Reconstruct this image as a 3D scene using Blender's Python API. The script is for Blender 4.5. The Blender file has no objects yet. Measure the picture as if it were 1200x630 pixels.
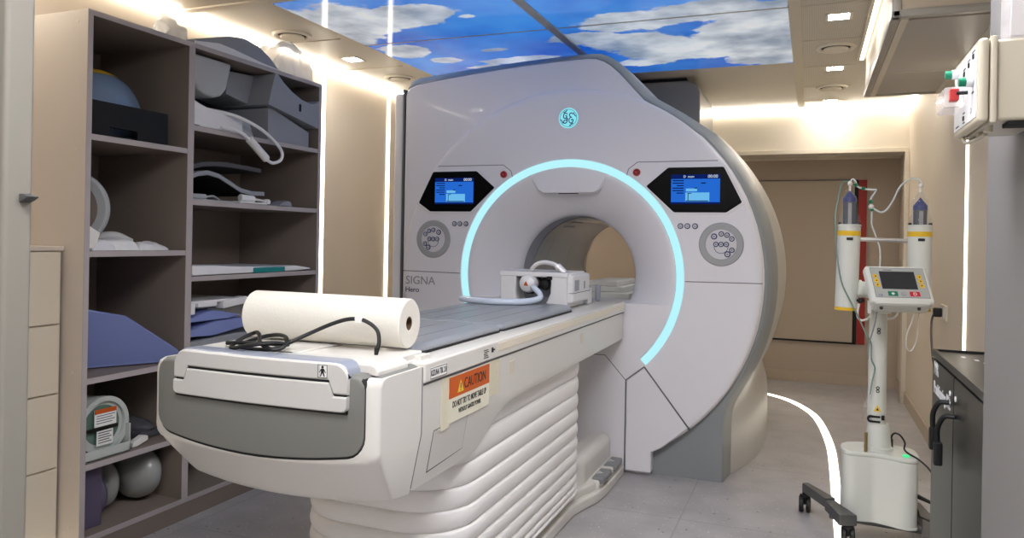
import bpy, bmesh, math, random
from mathutils import Vector, Matrix, Euler
random.seed(7)
S = bpy.context.scene
COL = S.collection
PI = math.pi

# ---------------------------------------------------------------- materials
def lin(c):
    c = c / 255.0
    return c / 12.92 if c <= 0.04045 else ((c + 0.055) / 1.055) ** 2.4

def rgb(r, g, b):
    return (lin(r), lin(g), lin(b), 1.0)

MATS = {}

def mat(name, col, rough=0.45, metal=0.0, coat=0.0, bump=0.0, bscale=60.0, emit=None, estr=0.0,
        trans=0.0, alpha=1.0, ior=1.45, vary=0.0, vscale=4.0, spec=0.5):
    m = bpy.data.materials.new(name)
    m.use_nodes = True
    nt = m.node_tree
    b = nt.nodes['Principled BSDF']
    c = rgb(*col)
    b.inputs['Base Color'].default_value = c
    b.inputs['Roughness'].default_value = rough
    b.inputs['Metallic'].default_value = metal
    b.inputs['IOR'].default_value = ior
    b.inputs['Coat Weight'].default_value = coat
    b.inputs['Transmission Weight'].default_value = trans
    b.inputs['Alpha'].default_value = alpha
    b.inputs['Specular IOR Level'].default_value = spec
    if emit:
        b.inputs['Emission Color'].default_value = rgb(*emit)
        b.inputs['Emission Strength'].default_value = estr
    tc = nt.nodes.new('ShaderNodeTexCoord')
    if bump > 0:
        n = nt.nodes.new('ShaderNodeTexNoise')
        n.inputs['Scale'].default_value = bscale
        n.inputs['Detail'].default_value = 3
        nt.links.new(tc.outputs['Object'], n.inputs['Vector'])
        bp = nt.nodes.new('ShaderNodeBump')
        bp.inputs['Strength'].default_value = bump
        bp.inputs['Distance'].default_value = 0.004
        nt.links.new(n.outputs['Fac'], bp.inputs['Height'])
        nt.links.new(bp.outputs['Normal'], b.inputs['Normal'])
    if vary > 0:
        n = nt.nodes.new('ShaderNodeTexNoise')
        n.inputs['Scale'].default_value = vscale
        n.inputs['Detail'].default_value = 4
        nt.links.new(tc.outputs['Object'], n.inputs['Vector'])
        mx = nt.nodes.new('ShaderNodeMix')
        mx.data_type = 'RGBA'
        mx.inputs['A'].default_value = c
        mx.inputs['B'].default_value = (c[0] * (1 - vary), c[1] * (1 - vary), c[2] * (1 - vary), 1)
        nt.links.new(n.outputs['Fac'], mx.inputs['Factor'])
        nt.links.new(mx.outputs['Result'], b.inputs['Base Color'])
    MATS[name] = m
    return m

mat('scanner_white', (226, 224, 228), .40, coat=.1, spec=.45)
mat('scanner_grey', (136, 140, 142), .42)
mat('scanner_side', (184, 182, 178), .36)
mat('housing_dark', (128, 127, 124), .35, coat=.2)
mat('seam_dark', (96, 96, 100), .6)
mat('gap_black', (14, 14, 15), .7)
mat('bore_grey', (150, 149, 148), .25, coat=.3)
mat('bore_lip', (150, 152, 162), .35)
mat('table_white', (216, 213, 207), .32, coat=.15)
mat('table_cover', (200, 198, 193), .4)
mat('table_grey', (118, 118, 113), .5, bump=.05, bscale=400)
mat('trim_blue_grey', (140, 146, 160), .3, coat=.3)
mat('rail_cream', (228, 219, 200), .35, bump=.15, bscale=90)
mat('pad_vinyl', (140, 144, 150), .32, bump=.08, bscale=220)
mat('pad_edge', (112, 115, 120), .5)
mat('bellows_white', (240, 238, 236), .45)
mat('paper', (222, 218, 208), .9, bump=.25, bscale=120, spec=.2)
mat('cardboard', (96, 76, 52), .9)
mat('black_rubber', (16, 16, 17), .5)
mat('black_matte', (15, 16, 19), .55, spec=.3)
mat('black_gloss', (5, 6, 8), .35, spec=.12)
mat('red_button', (176, 50, 50), .35)
mat('red_paint', (150, 34, 28), .5)
mat('navy', (28, 40, 110), .35)
mat('button_ring', (52, 66, 104), .4)
mat('dial_grey', (160, 161, 162), .45)
mat('dial_light', (206, 205, 208), .4)
mat('coil_white', (228, 227, 228), .3, coat=.2)
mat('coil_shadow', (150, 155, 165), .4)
mat('hose_clear', (205, 216, 232), .12, coat=.6, alpha=1.0)
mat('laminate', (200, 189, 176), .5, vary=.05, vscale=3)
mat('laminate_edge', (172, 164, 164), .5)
mat('laminate_shaded', (128, 116, 107), .6)  # laminate colour darkened to carry the shade inside the shelving unit
mat('drawer_front', (206, 196, 178), .5)
mat('wall_tan', (203, 191, 175), .55, bump=.03, bscale=150)
mat('wall_grey', (126, 124, 123), .55)
mat('door_grey', (130, 126, 117), .5)
mat('wall_beam', (216, 208, 194), .5)
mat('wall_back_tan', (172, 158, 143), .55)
mat('panel_hatch', (168, 155, 139), .5)
mat('baseboard', (176, 162, 146), .5)
mat('trim_alu', (176, 174, 168), .35, metal=.4)
mat('trim_cream', (212, 204, 188), .45)
mat('foam_grey', (144, 147, 154), .7, bump=.1, bscale=300)
mat('foam_grey_light', (172, 174, 176), .6, bump=.08, bscale=300)
mat('foam_dark', (74, 74, 80), .75, bump=.1, bscale=300)
mat('foam_blue', (124, 137, 192), .7, bump=.12, bscale=300)
mat('foam_blue_dark', (64, 76, 138), .75)
mat('dome_blue', (112, 134, 164), .3, coat=.3)
mat('yellow', (226, 184, 40), .4)
mat('teal', (0, 128, 130), .5)
mat('bag_white', (226, 226, 228), .4, bump=.6, bscale=22)
mat('bag_clear', (236, 235, 232), .35, bump=.6, bscale=22, alpha=.6)
mat('plastic_white', (226, 224, 218), .4)
mat('pump_white', (212, 214, 206), .35, coat=.15)
mat('pump_panel', (170, 172, 168), .45)
mat('lcd_dark', (48, 50, 53), .3)
mat('metal_rod', (190, 188, 184), .3, metal=.8)
mat('caster_leg', (78, 78, 78), .4)
mat('green_key', (0, 118, 86), .4)
mat('red_key', (196, 30, 46), .4)
mat('green_led', (60, 210, 140), .3, emit=(60, 220, 140), estr=.6)
mat('cabinet_black', (38, 38, 38), .34, metal=.25, vary=.2, vscale=3)
mat('lettering_white', (225, 225, 228), .5)
mat('lettering_black', (20, 20, 22), .5)
mat('lettering_grey', (152, 150, 152), .45)
mat('box_beige', (196, 188, 168), .32, coat=.3)
mat('face_white', (222, 224, 226), .4)
mat('sticker_orange', (196, 88, 22), .5)
mat('sticker_yellow', (238, 200, 60), .5)
mat('sticker_cream', (230, 226, 206), .4, coat=.3)
mat('tape_yellowed', (224, 217, 192), .18, coat=.5, bump=.5, bscale=40)
mat('sticker_white', (236, 236, 234), .45)
mat('purple_plastic', (88, 80, 102), .4)
mat('bottle_green', (96, 122, 112), .2, coat=.4)
mat('bottle_clear', (188, 194, 190), .15, coat=.5)
mat('ball_grey', (150, 152, 150), .25, coat=.5, bump=.5, bscale=14)
mat('vent_white', (232, 226, 212), .45)
mat('screw', (200, 190, 178), .4)
mat('gold_pin', (150, 130, 84), .3, metal=.6)
mat('pedal_grey', (128, 128, 130), .45)
def glass(name, col, alpha, rough=.05):
    m = mat(name, col, rough, coat=.5, alpha=alpha)
    return m
glass('syringe_clear', (215, 222, 230), .09)
glass('cover_clear', (236, 230, 230), .38)
glass('tube_clear', (214, 220, 218), .85, .2)
glass('tube_green', (120, 150, 140), .9, .3)

def emis(name, col, strength):
    m = bpy.data.materials.new(name)
    m.use_nodes = True
    nt = m.node_tree
    nt.nodes.clear()
    e = nt.nodes.new('ShaderNodeEmission')
    e.inputs['Color'].default_value = rgb(*col)
    e.inputs['Strength'].default_value = strength
    o = nt.nodes.new('ShaderNodeOutputMaterial')
    nt.links.new(e.outputs[0], o.inputs[0])
    MATS[name] = m
    return m
emis('led_warm', (255, 243, 224), 44.0)
emis('led_wall', (255, 244, 224), 7.0)
emis('led_floor', (255, 246, 226), 6.0)
emis('lamp_white', (255, 248, 238), 130.0)
emis('bore_lamp', (250, 250, 255), 6.0)
emis('fill_panel', (250, 250, 255), 33.0)
emis('ring_glow', (176, 234, 242), 1.12)
emis('badge_glow', (140, 226, 238), 1.0)
emis('screen_blue', (40, 112, 222), .85)
emis('screen_dark', (14, 34, 104), .8)
emis('screen_light', (110, 190, 240), .95)
emis('screen_text', (10, 30, 90), .8)
emis('screen_white', (220, 235, 250), .9)

def M(n):
    return MATS[n]

# ---------------------------------------------------------------- mesh builder
def sharp_edges(bm, deg=30):
    return [e for e in bm.edges if len(e.link_faces) == 2 and e.calc_face_angle(0) > math.radians(deg)]

class MB:
    def __init__(self):
        self.bm = bmesh.new()

    def merge(self, t, xf=None):
        if xf is not None:
            bmesh.ops.transform(t, matrix=xf, verts=t.verts)
        me = bpy.data.meshes.new('tmp')
        t.to_mesh(me)
        t.free()
        self.bm.from_mesh(me)
        bpy.data.meshes.remove(me)
        return self

    def box(self, x0, x1, y0, y1, z0, z1, bev=0.0, seg=2, xf=None):
        t = bmesh.new()
        bmesh.ops.create_cube(t, size=1)
        bmesh.ops.scale(t, vec=(x1 - x0, y1 - y0, z1 - z0), verts=t.verts)
        bmesh.ops.translate(t, vec=((x0 + x1) / 2, (y0 + y1) / 2, (z0 + z1) / 2), verts=t.verts)
        if bev > 0:
            bmesh.ops.bevel(t, geom=list(t.edges), offset=bev, segments=seg, profile=.5, affect='EDGES')
        return self.merge(t, xf)

    def prism(self, pts, a0, a1, axis='y', bev=0.0, seg=2, ang=30, xf=None):
        """extrude a 2-D outline; axis y: pts are (x,z); axis x: (y,z); axis z: (x,y)"""
        t = bmesh.new()
        def p3(p, a):
            if axis == 'y': return (p[0], a, p[1])
            if axis == 'x': return (a, p[0], p[1])
            return (p[0], p[1], a)
        v0 = [t.verts.new(p3(p, a0)) for p in pts]
        v1 = [t.verts.new(p3(p, a1)) for p in pts]
        n = len(pts)
        t.faces.new(v0); t.faces.new(list(reversed(v1)))
        for i in range(n):
            j = (i + 1) % n
            t.faces.new((v0[j], v0[i], v1[i], v1[j]))
        bmesh.ops.recalc_face_normals(t, faces=t.faces)
        if bev > 0:
            bmesh.ops.bevel(t, geom=sharp_edges(t, ang), offset=bev, segments=seg, profile=.5, affect='EDGES')
        return self.merge(t, xf)

    def lathe(self, prof, center, axis='z', n=32, a0=0.0, a1=2 * PI, xf=None):
        """prof: (r, h) along axis from center"""
        t = bmesh.new()
        full = abs(a1 - a0 - 2 * PI) < 1e-6
        m = n if full else n + 1
        rows = []
        for i in range(m):
            a = a0 + (a1 - a0) * i / n
            c, s = math.cos(a), math.sin(a)
            row = []
            for r, h in prof:
                if axis == 'z': p = (r * c, r * s, h)
                elif axis == 'y': p = (r * c, h, r * s)
                else: p = (h, r * c, r * s)
                row.append(t.verts.new(Vector(p) + Vector(center)))
            rows.append(row)
        for i in range(n):
            A, B = rows[i], rows[(i + 1) % m]
            for k in range(len(prof) - 1):
                try: t.faces.new((A[k], B[k], B[k + 1], A[k + 1]))
                except ValueError: pass
        bmesh.ops.remove_doubles(t, verts=t.verts, dist=1e-6)
        bmesh.ops.recalc_face_normals(t, faces=t.faces)
        return self.merge(t, xf)

    def loft(self, rings, closed=True, caps=True):
        """rings: list of equal-length point lists"""
        t = bmesh.new()
        R = [[t.verts.new(p) for p in ring] for ring in rings]
        n = len(R[0])
        for a, b in zip(R[:-1], R[1:]):
            for i in range(n if closed else n - 1):
                j = (i + 1) % n
                try: t.faces.new((a[i], a[j], b[j], b[i]))
                except ValueError: pass
        if caps and closed:
            try:
                t.faces.new(list(reversed(R[0]))); t.faces.new(R[-1])
            except ValueError: pass
        bmesh.ops.remove_doubles(t, verts=t.verts, dist=1e-6)
        bmesh.ops.recalc_face_normals(t, faces=t.faces)
        return self.merge(t)

    def grid(self, fn, nu, nv, thick=0.0):
        t = bmesh.new()
        V = [[t.verts.new(fn(i / nu, j / nv)) for j in range(nv + 1)] for i in range(nu + 1)]
        for i in range(nu):
            for j in range(nv):
                t.faces.new((V[i][j], V[i + 1][j], V[i + 1][j + 1], V[i][j + 1]))
        bmesh.ops.recalc_face_normals(t, faces=t.faces)
        if thick:
            bmesh.ops.solidify(t, geom=list(t.faces), thickness=thick)
        return self.merge(t)

    def tube(self, pts, r, n=10, smooth=True, samples=6, caps=True):
        P = [Vector(p) for p in pts]
        if smooth and len(P) > 2:
            Q = []
            E = [P[0] * 2 - P[1]] + P + [P[-1] * 2 - P[-2]]
            for i in range(1, len(E) - 2):
                for s in range(samples):
                    u = s / samples
                    a, b, c, d = E[i - 1], E[i], E[i + 1], E[i + 2]
                    Q.append(.5 * ((2 * b) + (c - a) * u + (2 * a - 5 * b + 4 * c - d) * u * u + (3 * b - a - 3 * c + d) * u ** 3))
            Q.append(P[-1])
            P = Q
        rr = r if callable(r) else (lambda u: r)
        rings = []
        up = None
        for i, p in enumerate(P):
            d = (P[min(i + 1, len(P) - 1)] - P[max(i - 1, 0)])
            if d.length < 1e-9: continue
            d.normalize()
            if up is None:
                up = Vector((0, 0, 1)) if abs(d.z) < .9 else Vector((1, 0, 0))
            side = d.cross(up)
            if side.length < 1e-6: side = d.orthogonal()
            side.normalize()
            up = side.cross(d).normalized()
            R = rr(i / max(1, len(P) - 1))
            rings.append([p + (side * math.cos(2 * PI * k / n) + up * math.sin(2 * PI * k / n)) * R for k in range(n)])
        return self.loft(rings, True, caps)

    def cyl(self, p0, p1, r0, r1=None, n=24, bev=0.0):
        r1 = r0 if r1 is None else r1
        t = bmesh.new()
        d = Vector(p1) - Vector(p0)
        bmesh.ops.create_cone(t, cap_ends=True, segments=n, radius1=r0, radius2=r1, depth=d.length)
        if bev > 0:
            bmesh.ops.bevel(t, geom=sharp_edges(t, 50), offset=bev, segments=2, profile=.5, affect='EDGES')
        q = Vector((0, 0, 1)).rotation_difference(d.normalized()).to_matrix().to_4x4()
        q.translation = (Vector(p0) + Vector(p1)) / 2
        return self.merge(t, q)

    def ball(self, c, rx, ry, rz, u=24, v=14, cut=None):
        t = bmesh.new()
        bmesh.ops.create_uvsphere(t, u_segments=u, v_segments=v, radius=1)
        if cut is not None:
            bmesh.ops.bisect_plane(t, geom=list(t.verts) + list(t.edges) + list(t.faces), plane_co=(0, 0, cut), plane_no=(0, 0, -1), clear_outer=True)
            bmesh.ops.holes_fill(t, edges=[e for e in t.edges if e.is_boundary])
        bmesh.ops.scale(t, vec=(rx, ry, rz), verts=t.verts)
        bmesh.ops.translate(t, vec=c, verts=t.verts)
        return self.merge(t)

    def noise(self, amp, scale, seed=0):
        from mathutils import noise as nz
        for v in self.bm.verts:
            q = v.co * scale + Vector((seed * 7.1, seed * 3.3, seed))
            v.co += Vector((nz.noise(q), nz.noise(q + Vector((31, 0, 0))), nz.noise(q + Vector((0, 57, 0))))) * amp
        return self

    def xform(self, m):
        bmesh.ops.transform(self.bm, matrix=m, verts=self.bm.verts)
        return self

    def build(self, name, material, parent=None, smooth=True, org=None, ang=35):
        me = bpy.data.meshes.new(name)
        o = bpy.data.objects.new(name, me)
        COL.objects.link(o)
        if parent is not None:
            o.parent = parent
            org = ORG[parent.name]
        if org is None:
            xs = [v.co for v in self.bm.verts]
            lo = Vector((min(v[i] for v in xs) for i in range(3))); hi = Vector((max(v[i] for v in xs) for i in range(3)))
            org = Vector(((lo.x + hi.x) / 2, (lo.y + hi.y) / 2, lo.z))
        org = Vector(org)
        ORG[o.name] = org
        bmesh.ops.translate(self.bm, vec=-org, verts=self.bm.verts)
        if parent is None:
            o.location = org
        self.bm.to_mesh(me)
        self.bm.free()
        me.materials.append(M(material) if isinstance(material, str) else material)
        if smooth:
            for p in me.polygons: p.use_smooth = True
            me.set_sharp_from_angle(angle=math.radians(ang))
            md = o.modifiers.new('weighted', 'WEIGHTED_NORMAL'); md.keep_sharp = True; md.weight = 80
        return o

ORG = {}

def tag(o, label, cat, group=None):
    o['label'] = label; o['category'] = cat
    if group: o['group'] = group
    return o

def thing(name, label, cat, loc, group=None, rot=None):
    """an Empty at the base of a thing; parts are written in world coordinates unless rot is given"""
    o = bpy.data.objects.new(name, None)
    COL.objects.link(o)
    o.empty_display_size = .05
    o.location = loc
    if rot is not None:
        o.rotation_euler = rot
        ORG[o.name] = Vector((0, 0, 0))
    else:
        ORG[o.name] = Vector(loc)
    return tag(o, label, cat, group)

def struct(o, label=None):
    o['kind'] = 'structure'
    if label: o['label'] = label
    return o

def dup(root, loc, label=None, name=None):
    r = root.copy(); COL.objects.link(r); r.location = loc
    if label: r['label'] = label
    for ch in list(root.children):
        c = ch.copy(); COL.objects.link(c); c.parent = r
        for g in ch.children:
            d = g.copy(); COL.objects.link(d); d.parent = c
    return r

def text_mesh(name, s, size, xf, material, parent, ext=.0008, align='CENTER', bold=0.0, sx=1.0, extra=None, org=None):
    cu = bpy.data.curves.new('txt', 'FONT')
    cu.body = s; cu.size = size; cu.extrude = ext; cu.align_x = align; cu.align_y = 'CENTER'; cu.offset = bold
    cu.resolution_u = 3
    ob = bpy.data.objects.new('txt', cu)
    COL.objects.link(ob)
    dg = bpy.context.evaluated_depsgraph_get()
    me = bpy.data.meshes.new_from_object(ob.evaluated_get(dg))
    t = bmesh.new(); t.from_mesh(me)
    bpy.data.objects.remove(ob); bpy.data.curves.remove(cu); bpy.data.meshes.remove(me)
    bmesh.ops.scale(t, vec=(sx, 1, 1), verts=t.verts)
    b = MB(); b.merge(t, xf)
    if extra: extra(b)
    return b.build(name, material, parent, smooth=False, org=org)

def frame_xf(o, xd, yd):
    """matrix placing local x along xd, local y along yd at o"""
    x = Vector(xd).normalized(); y = Vector(yd); y = (y - x * y.dot(x)).normalized(); z = x.cross(y)
    m = Matrix((x, y, z)).transposed().to_4x4()
    m.translation = o
    return m

def arc(cx, cz, r, a0, a1, n):
    return [(cx + r * math.cos(a0 + (a1 - a0) * i / n), cz + r * math.sin(a0 + (a1 - a0) * i / n)) for i in range(n + 1)]

def rrect(x0, x1, z0, z1, r, n=5):
    p = []
    for cx, cz, a in ((x1 - r, z1 - r, 0), (x0 + r, z1 - r, PI / 2), (x0 + r, z0 + r, PI), (x1 - r, z0 + r, 1.5 * PI)):
        p += arc(cx, cz, r, a, a + PI / 2, n)
    return p
# ---------------------------------------------------------------- the room
H = 2.5
WL, WR, YB, YF = -3.2, .75, 7.65, -1.6

# speckled vinyl floor
m = bpy.data.materials.new('vinyl_floor'); m.use_nodes = True
nt = m.node_tree; b = nt.nodes['Principled BSDF']
geo = nt.nodes.new('ShaderNodeNewGeometry')
n1 = nt.nodes.new('ShaderNodeTexNoise'); n1.inputs['Scale'].default_value = 5; n1.inputs['Detail'].default_value = 5
n2 = nt.nodes.new('ShaderNodeTexVoronoi'); n2.inputs['Scale'].default_value = 34
n3 = nt.nodes.new('ShaderNodeTexVoronoi'); n3.inputs['Scale'].default_value = 12; n3.inputs['Randomness'].default_value = 1
r1 = nt.nodes.new('ShaderNodeValToRGB')
r1.color_ramp.elements[0].position = .3; r1.color_ramp.elements[0].color = rgb(158, 155, 156)
r1.color_ramp.elements[1].position = .75; r1.color_ramp.elements[1].color = rgb(178, 175, 176)
r2 = nt.nodes.new('ShaderNodeValToRGB')
r2.color_ramp.elements[0].position = .09; r2.color_ramp.elements[0].color = (1, 1, 1, 1)
r2.color_ramp.elements[1].position = .14; r2.color_ramp.elements[1].color = (0, 0, 0, 1)
r3 = nt.nodes.new('ShaderNodeValToRGB')
r3.color_ramp.elements[0].position = .05; r3.color_ramp.elements[0].color = (1, 1, 1, 1)
r3.color_ramp.elements[1].position = .08; r3.color_ramp.elements[1].color = (0, 0, 0, 1)
mx = nt.nodes.new('ShaderNodeMix'); mx.data_type = 'RGBA'; mx.inputs['B'].default_value = rgb(206, 204, 206)
mx2 = nt.nodes.new('ShaderNodeMix'); mx2.data_type = 'RGBA'; mx2.inputs['B'].default_value = rgb(92, 90, 94)
for n in (n1, n2, n3): nt.links.new(geo.outputs['Position'], n.inputs['Vector'])
nt.links.new(n1.outputs['Fac'], r1.inputs['Fac'])
nt.links.new(n2.outputs['Distance'], r2.inputs['Fac'])
nt.links.new(n3.outputs['Distance'], r3.inputs['Fac'])
nt.links.new(r1.outputs['Color'], mx.inputs['A']); nt.links.new(r2.outputs['Color'], mx.inputs['Factor'])
nt.links.new(mx.outputs['Result'], mx2.inputs['A']); nt.links.new(r3.outputs['Color'], mx2.inputs['Factor'])
# welded sheet joints
bk = nt.nodes.new('ShaderNodeTexBrick'); bk.inputs['Scale'].default_value = 1.0
bk.inputs['Brick Width'].default_value = 1.0; bk.inputs['Row Height'].default_value = 1.0; bk.offset = 0
bk.inputs['Mortar Size'].default_value = .0035; bk.inputs['Color1'].default_value = (0, 0, 0, 1); bk.inputs['Color2'].default_value = (0, 0, 0, 1); bk.inputs['Mortar'].default_value = (1, 1, 1, 1)
mp = nt.nodes.new('ShaderNodeMapping'); mp.inputs['Location'].default_value = (.55, .42, 0)
nt.links.new(geo.outputs['Position'], mp.inputs['Vector']); nt.links.new(mp.outputs['Vector'], bk.inputs['Vector'])
mx3 = nt.nodes.new('ShaderNodeMix'); mx3.data_type = 'RGBA'; mx3.inputs['B'].default_value = rgb(150, 147, 149)
nt.links.new(mx2.outputs['Result'], mx3.inputs['A']); nt.links.new(bk.outputs['Color'], mx3.inputs['Factor'])
nt.links.new(mx3.outputs['Result'], b.inputs['Base Color'])
b.inputs['Roughness'].default_value = .42
MATS['vinyl_floor'] = m

# perforated metal ceiling
def perforated(name, col, dark, scale):
    m = bpy.data.materials.new(name); m.use_nodes = True
    nt = m.node_tree; b = nt.nodes['Principled BSDF']
    geo = nt.nodes.new('ShaderNodeNewGeometry')
    v = nt.nodes.new('ShaderNodeTexVoronoi'); v.inputs['Scale'].default_value = scale; v.inputs['Randomness'].default_value = 0
    r = nt.nodes.new('ShaderNodeValToRGB')
    r.color_ramp.elements[0].position = .18; r.color_ramp.elements[0].color = rgb(*dark)
    r.color_ramp.elements[1].position = .28; r.color_ramp.elements[1].color = rgb(*col)
    nt.links.new(geo.outputs['Position'], v.inputs['Vector']); nt.links.new(v.outputs['Distance'], r.inputs['Fac'])
    nt.links.new(r.outputs['Color'], b.inputs['Base Color'])
    b.inputs['Roughness'].default_value = .4
    MATS[name] = m
perforated('ceiling_metal', (212, 206, 194), (166, 160, 150), 110)
perforated('soffit_metal', (176, 170, 163), (132, 127, 122), 80)

o = MB().box(WL - .1, WR + .1, YF - .1, YB + .1, -.08, 0).build('floor', 'vinyl_floor', smooth=False); struct(o, 'grey speckled vinyl floor')
o = MB().box(WL - .1, WR + .1, YF - .1, YB + .1, H, H + .1).build('ceiling', 'ceiling_metal', smooth=False); struct(o, 'perforated cream metal ceiling')
b = MB(); b.box(WL - .1, WL, YF - .1, YB + .1, 0, H)
struct(b.build('wall_left', 'wall_tan', smooth=False))
struct(MB().box(WR, WR + .1, YF - .1, YB + .1, 0, H).build('wall_right', 'wall_tan', smooth=False))
b = MB(); b.box(WL, WR, YB, YB + .1, 0, H)
struct(b.build('wall_back', 'wall_back_tan', smooth=False))
struct(MB().box(WL, WR, YF - .1, YF, 0, H).build('wall_front', 'wall_tan', smooth=False))
# right entry partition the switch box hangs on, camera stands beside it
struct(MB().box(.42, WR, YF, 2.25, 0, H, .004).build('wall_entry', 'wall_grey', smooth=True), 'grey partition at the right of the doorway')
# beam across the rear bay with its lowered ceiling
b = MB(); b.box(WL, WR, 7.03, YB, 2.12, H)
o = struct(b.build('ceiling_rear', 'wall_beam', smooth=False), 'dropped beam across the rear bay')
b = MB(); b.box(WL, WR, 7.0, 7.06, 2.085, 2.125, .006)
struct(b.build('trim_1', 'trim_cream'))
b = MB(); b.box(-.40, -.34, 7.06, YB, 2.113, 2.121); b.box(WL, WR, 7.62, YB, 2.10, 2.121)
struct(b.build('trim_2', 'trim_cream', smooth=False))
# corner post of the right wall by the rear bay
struct(MB().box(.715, WR, 6.98, 7.10, 0, 2.09, .004).build('trim_3', 'trim_cream'))
# rear wall: seams, hatch with red edge
b = MB()
b.box(.488, .494, 7.646, 7.652, 0, 2.11)
b.box(-.62, .488, 7.646, 7.652, 1.925, 1.929)
struct(b.build('trim_4', 'wall_back_tan', smooth=False))
dr = MB().box(-1.45, .37, 7.625, 7.66, .40, 1.90, .003).build('door_2', 'panel_hatch'); struct(dr, 'wide flush panel hatch in the rear wall')
MB().box(-1.45, .40, 7.632, 7.655, .383, .402).build('door_gasket', 'gap_black', dr)
MB().box(-1.45, .40, 7.632, 7.655, 1.898, 1.910).build('door_gasket', 'seam_dark', dr)
MB().box(.37, .405, 7.632, 7.655, .39, 1.905).build('door_gasket', 'gap_black', dr)
MB().box(.405, .475, 7.63, 7.655, .388, 1.905).build('door_edge', 'red_paint', dr)
# dark wall display glimpsed through the bore
# baseboards
struct(MB().box(WL, WR - .012, YB - .014, YB, 0, .10, .003).build('baseboard_back', 'baseboard'))
struct(MB().box(WR - .014, WR, 2.26, YB - .014, 0, .10, .003).build('baseboard_right', 'baseboard'))
# ceiling trims
b = MB()
b.box(-.125, -.066, 2.3, 7.02, H - .012, H, .002)
b.box(-2.66, -2.60, 3.10, 7.02, H - .010, H, .002)
b.box(-3.2, -.06, 3.075, 3.125, H - .012, H, .002)
struct(b.build('trim_5', 'trim_cream'))
b = MB()
for y in (1.6, 2.35, 3.10, 3.85, 4.6, 5.35, 6.1, 6.85):
    if abs(y - 3.1) > .01: b.box(-3.2, -2.66, y, y + .012, H - .004, H)
for y in (2.35, 3.2, 4.05, 4.75, 5.45, 6.15, 6.75):
    b.box(-.066, .26, y, y + .008, H - .003, H)
struct(b.build('trim_6', 'trim_cream', smooth=False))

# right-hand duct box under the ceiling
b = MB(); b.box(.31, WR, 3.5, 5.3, 2.262, H)
o = struct(b.build('ceiling_soffit', 'wall_tan', smooth=False), 'boxed-in duct below the ceiling')
b = MB(); b.box(.36, WR, 3.56, 5.24, 2.254, 2.264)
struct(b.build('ceiling_soffit_underside', 'soffit_metal', smooth=False))
b = MB()
b.box(.298, .336, 3.487, 5.312, 2.25, 2.285, .008)
b.box(.298, WR, 3.487, 3.525, 2.25, 2.285, .008)
b.box(.298, .336, 3.487, 3.525, 2.25, H, .008)
b.box(.298, WR, 5.28, 5.312, 2.25, 2.28, .006)
struct(b.build('trim_7', 'trim_alu'))
b = MB(); b.box(.336, .366, 3.525, 5.28, 2.25, 2.262); b.box(.336, WR, 4.62, 4.624, 2.251, 2.262); b.box(.70, WR, 3.525, 5.28, 2.25, 2.262)
struct(b.build('trim_8', 'trim_cream', smooth=False))

# left foreground door leaf with latch
dl = MB().box(-1.95, -1.45, .985, 1.045, 0.0, 2.45, .010, 3).build('door_1', 'door_grey'); struct(dl, 'pale door leaf at the left edge of the view')
b = MB(); b.prism([(-1.46, 1.352), (-1.44, 1.358), (-1.425, 1.366), (-1.44, 1.372), (-1.46, 1.372)], 1.015, 1.04, 'y', .002)
b.build('door_latch', 'caster_leg', dl)

# ---------------------------------------------------------------- LED strips and lamps
def strip(name, x0, x1, y0, y1, z0, z1, mt, label, group=None):
    return tag(MB().box(x0, x1, y0, y1, z0, z1).build(name, mt, smooth=False), label, 'light strip', group)
strip('cove_light_strip', -3.195, -3.175, 1.2, 6.9, H - .018, H - .004, 'led_warm', 'warm light strip glowing along the top of the left wall above the shelves')
strip('cove_light_strip', -3.15, .74, 7.005, 7.025, H - .018, H - .004, 'led_warm', 'warm light strip glowing along the top of the rear beam')
strip('cove_light_strip', .73, .745, 5.32, 6.98, H - .016, H - .004, 'led_warm', 'short warm light strip at the ceiling corner of the right wall behind the duct box')
t = thing('light_channel', 'light channel with dotted strip along the duct box on the ceiling', 'light strip', (.275, 4.2, H))
MB().box(.255, .272, 3.0, 5.31, H - .016, H, .002).build('channel_body', 'trim_cream', t)
MB().box(.272, .296, 3.0, 5.31, H - .008, H, 0).build('channel_glow', 'led_wall', t, smooth=False)
strip('wall_light_strip', -3.2, -3.192, 4.385, 4.425, 0, H, 'led_wall', 'upright glowing strip on the left wall beside the shelving unit', 'upright wall light strips')
strip('wall_light_strip', -3.2, -3.192, 5.262, 5.300, 0, H, 'led_wall', 'upright glowing strip on the left wall against the scanner', 'upright wall light strips')
strip('wall_light_strip', .742, .75, 4.465, 4.495, 0, 2.25, 'led_wall', 'upright glowing strip on the right wall above the black cabinet', 'upright wall light strips')
tag(MB().box(-2.69, -2.66, 1.25, 2.06, 0, .004).build('floor_light_strip', 'led_wall', smooth=False), 'short straight glowing strip on the floor along the drawer cabinet', 'light strip')
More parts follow.
